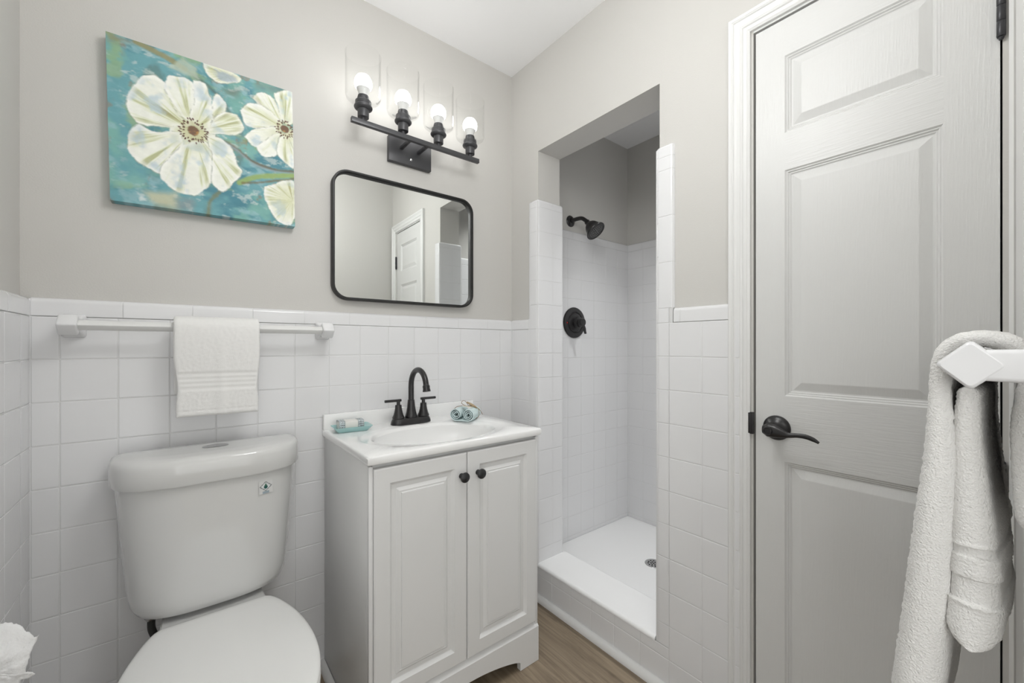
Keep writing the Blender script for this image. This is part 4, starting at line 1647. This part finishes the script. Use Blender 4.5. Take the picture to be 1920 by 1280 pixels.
mb = MB()
R0 = .058
def fr_(ins, y): return rr2(MW - 2 * ins, MHT - 2 * ins, R0 - ins, y)
mb.loft([fr_(0, 0), fr_(0, -.0265), fr_(.0012, -.0285), (fr_(.0062, -.0285)), fr_(.0074, -.0272), fr_(.0078, -.0190), fr_(.0105, -.0180), fr_(.0108, -.0110), fr_(.0108, 0), fr_(0, 0)], False, False, True)
mb.build('mirror_frame', M['blackframe'], mir)
mb = MB()
mb.loft([fr_(.0109, -.0050), fr_(.0109, -.0110)], True, True, False)
mb.build('mirror_glass', M['mirror'], mir)

# ------------------------------------------------------------------ vanity light
vl = thing('vanity_light', 'black four bulb vanity light with clear glass shades above the mirror', 'wall light', (-0.5195, TP - .0006, 1.905))
LY = -0.1120      # bar centre from the wall
mb = MB()
mb.box(-.0920, .0885, -.0215, 0, -.0585, .0400, .0015)
mb.build('back_plate', M['gunmetal'], vl)
mb = MB()
mb.lathe([(.0, 0), (.0055, 0), (.0050, .003), (.0025, .0045), (.0, .005)], Matrix.Translation((-.002, -.0216, -.036)) @ Matrix.Rotation(PI / 2, 4, 'X'), 20)
tag(mb.build('cap_screw', M['chrome'], vl), 'small bright cap screw')
for ax in (-.042, .030):
    mb = MB()
    mb.box(ax - .0055, ax + .0055, LY + .0078, -.0216, -.0055, .0055, .0006)
    mb.build('arm', M['gunmetal'], vl)
mb = MB()
mb.box(-.2625, .2625, LY - .0078, LY + .0078, -.0085, .0085, .0008)
mb.build('crossbar', M['gunmetal'], vl)
for k in range(4):
    sx = -.2210 + .1472 * k
    T4 = Matrix.Translation((sx, LY, 0))
    so = bpy.data.objects.new('lamp_socket', None)
    COL.objects.link(so)
    so.parent = vl
    so.location = (sx, LY, 0)
    mb = MB()
    mb.lathe([(.0, .0086), (.0075, .0086), (.0075, .018), (.0185, .018), (.0190, .020), (.0190, .0455), (.0, .0455)], seg=28)
    mb.lathe([(.0, .0455), (.0240, .0455), (.0300, .050), (.0312, .054), (.0300, .0575), (.0268, .060), (.0270, .0735), (.0255, .0755), (.0, .0755)], seg=32)
    mb.lathe([(.0, .0765), (.0190, .0765), (.0195, .0780), (.0195, .0875), (.0180, .089), (.0185, .0905), (.0180, .0935), (.0, .0935)], seg=28)
    mb.build('socket_cup', M['gunmetal'], so)
    mb = MB()
    gp = [(.0130, .0757), (.030, .0757), (.048, .0775), (.0565, .0835), (.0590, .093), (.0590, .236), (.0600, .2375), (.0606, .236)]
    mb.lathe(gp, seg=48)
    tag(mb.build('glass_shade', M['glass'], so), 'clear glass cylinder shade')
    mb = MB()
    mb.m = 1
    mb.lathe([(.0, .0937), (.0135, .0937), (.0150, .099), (.0195, .112), (.0232, .1185)], seg=32)
    mb.m = 0
    mb.lathe([(.0232, .1185), (.0272, .1235), (.0296, .1310), (.0300, .1385), (.0288, .1465), (.0255, .1550), (.0200, .1625), (.0110, .1680), (.0, .1695)], seg=32)
    tag(mb.build('light_bulb', [M['bulb'], M['plastic']], so), 'lit white bulb')

# ------------------------------------------------------------------ shower fittings
HX, HZ = 0.4435, 1.8160
sh = thing('showerhead', 'dark bronze bell shower head on short arm above the shower tile', 'shower head', (HX, SYL + TP - .0006, HZ))
mb = MB()
mb.lathe([(.0, 0), (.0310, 0), (.0315, .003), (.0285, .007), (.018, .010), (.0125, .0125), (.0, .0125)], Matrix.Rotation(PI / 2, 4, 'X'), 36)
mb.build('flange', M['bronze'], sh)
mb = MB()
ap = crom([(0, -.008, 0), (0, -.05, .001), (0, -.085, -.004), (0, -.112, -.022), (0, -.130, -.040)], 8)
mb.tube(ap, .0108, 18)
mb.build('shower_arm', M['bronze'], sh)
d_ = Vector((0.12, -.66, -.75)).normalized()
q = Vector((0, 0, 1)).rotation_difference(d_).to_matrix().to_4x4()
T4 = Matrix.Translation(Vector((0, -.124, -.034))) @ q
mb = MB()
mb.lathe([(.0, -.004), (.0145, -.004), (.0150, .008), (.018, .014), (.0215, .017), (.0285, .024), (.0350, .034), (.0400, .048), (.0450, .062), (.0520, .071), (.0545, .0755), (.0535, .0790), (.0480, .0795), (.0455, .0770), (.0, .0770)], T4, 44)
hd_ = mb.build('head_bell', M['bronze'], sh)
mb = MB()
for ring_r, cnt in ((.008, 6), (.017, 12), (.026, 18), (.035, 24)):
    for k in range(cnt):
        a = 2 * PI * (k + .3) / cnt
        mb.lathe([(.0, .0035), (.0012, .0032), (.0019, .0)], T4 @ Matrix.Translation((ring_r * math.cos(a), ring_r * math.sin(a), .0770)), 8)
tag(mb.build('spray_nozzles', M['chrome'], sh), 'grey rubber spray nozzles')

va = thing('shower_valve', 'round dark bronze shower valve plate with lever below shower head', 'shower valve', (0.4600, SYL - .0006, 1.2525))
RXm = Matrix.Rotation(PI / 2, 4, 'X')
mb = MB()
mb.lathe([(.0, 0), (.0850, 0), (.0860, .003), (.0830, .0085), (.0700, .0120), (.0600, .0125), (.0570, .0085), (.0545, .0085), (.0500, .0150), (.0330, .0190), (.0, .0190)], RXm, 56)
mb.build('escutcheon', M['bronze'], va)
mb = MB()
mb.lathe([(.0, .0190), (.0305, .0190), (.0305, .042), (.0285, .045), (.0230, .046), (.0225, .066), (.0200, .070), (.0, .071)], RXm, 36)
pv = crom([(.000, -.060, -.004), (.006, -.064, -.018), (.012, -.067, -.034), (.015, -.068, -.050), (.022, -.066, -.062)], 6)
L = []
for k, p in enumerate(pv):
    f = k / (len(pv) - 1)
    wv = .0125 * (1 - .45 * f)
    L.append([p + Vector((1, 0, .2)).normalized() * wv * math.cos(a) + Vector((0, 1, 0)) * .006 * math.sin(a) for a in [2 * PI * j / 14 for j in range(14)]])
mb.loft(L, True, True, True)
mb.build('valve_lever', M['bronze'], va)
mb = MB()
mb.lathe([(.0, 0), (.0045, 0), (.0040, .0012), (.0, .0014)], Matrix.Translation((-.066, -.0124, -.002)) @ RXm, 14)
tag(mb.build('hot_mark', M['red'], va), 'small red hot mark')

dr = thing('shower_drain', 'round perforated metal drain in the white shower base', 'drain', (0.579, -0.402, 0.0503))
mb = MB()
mb.lathe([(.0, .0005), (.038, .0005), (.0415, .0012), (.0425, .0), (.0425, -.0)], seg=44)
mb.build('drain_grate', M['steel'], dr)
mb = MB()
for ring_r, cnt in ((.0, 1), (.013, 6), (.026, 11)):
    for k in range(cnt):
        a = 2 * PI * k / cnt
        mb.lathe([(.0, .0011), (.0042, .0010), (.0044, .0006)], Matrix.Translation((ring_r * math.cos(a), ring_r * math.sin(a), 0)), 12)
tag(mb.build('drain_holes', M['darkhole'], dr), 'dark drain holes')

# ------------------------------------------------------------------ added globe fill lamp (above the frame, in place of a bounced flash)
cl = thing('added_globe_lamp', 'added white globe fill lamp over the middle of the bathroom, out of view', 'fill light', (-0.80, -1.00, CEIL - .0006))
mb = MB()
mb.lathe([(.0, 0), (.075, 0), (.075, -.006), (.060, -.022), (.020, -.030), (.009, -.036), (.009, -.250), (.045, -.254), (.062, -.262), (.062, -.266), (.0, -.266)], seg=40)
mb.build('fill_canopy', M['trim'], cl)
mb = MB()
mb.lathe([(.15 * math.cos(a), -.400 + .15 * math.sin(a)) for a in [-PI / 2 + (PI / 2 + 1.15) * k / 24 for k in range(25)]], seg=48)
mb.build('fill_globe', M['fill_glow'], cl)

# fixture ring for the added fill light in the shower ceiling
rl = thing('added_shower_light', 'added round fill light in the shower ceiling, out of view', 'fill light', (0.55, -0.72, 2.3744))
mb = MB()
mb.lathe([(.068, -.0005), (.068, -.006), (.072, -.008), (.088, -.006), (.092, -.0005), (.068, -.0005)], seg=40)
mb.build('trim_ring', M['trim'], rl)
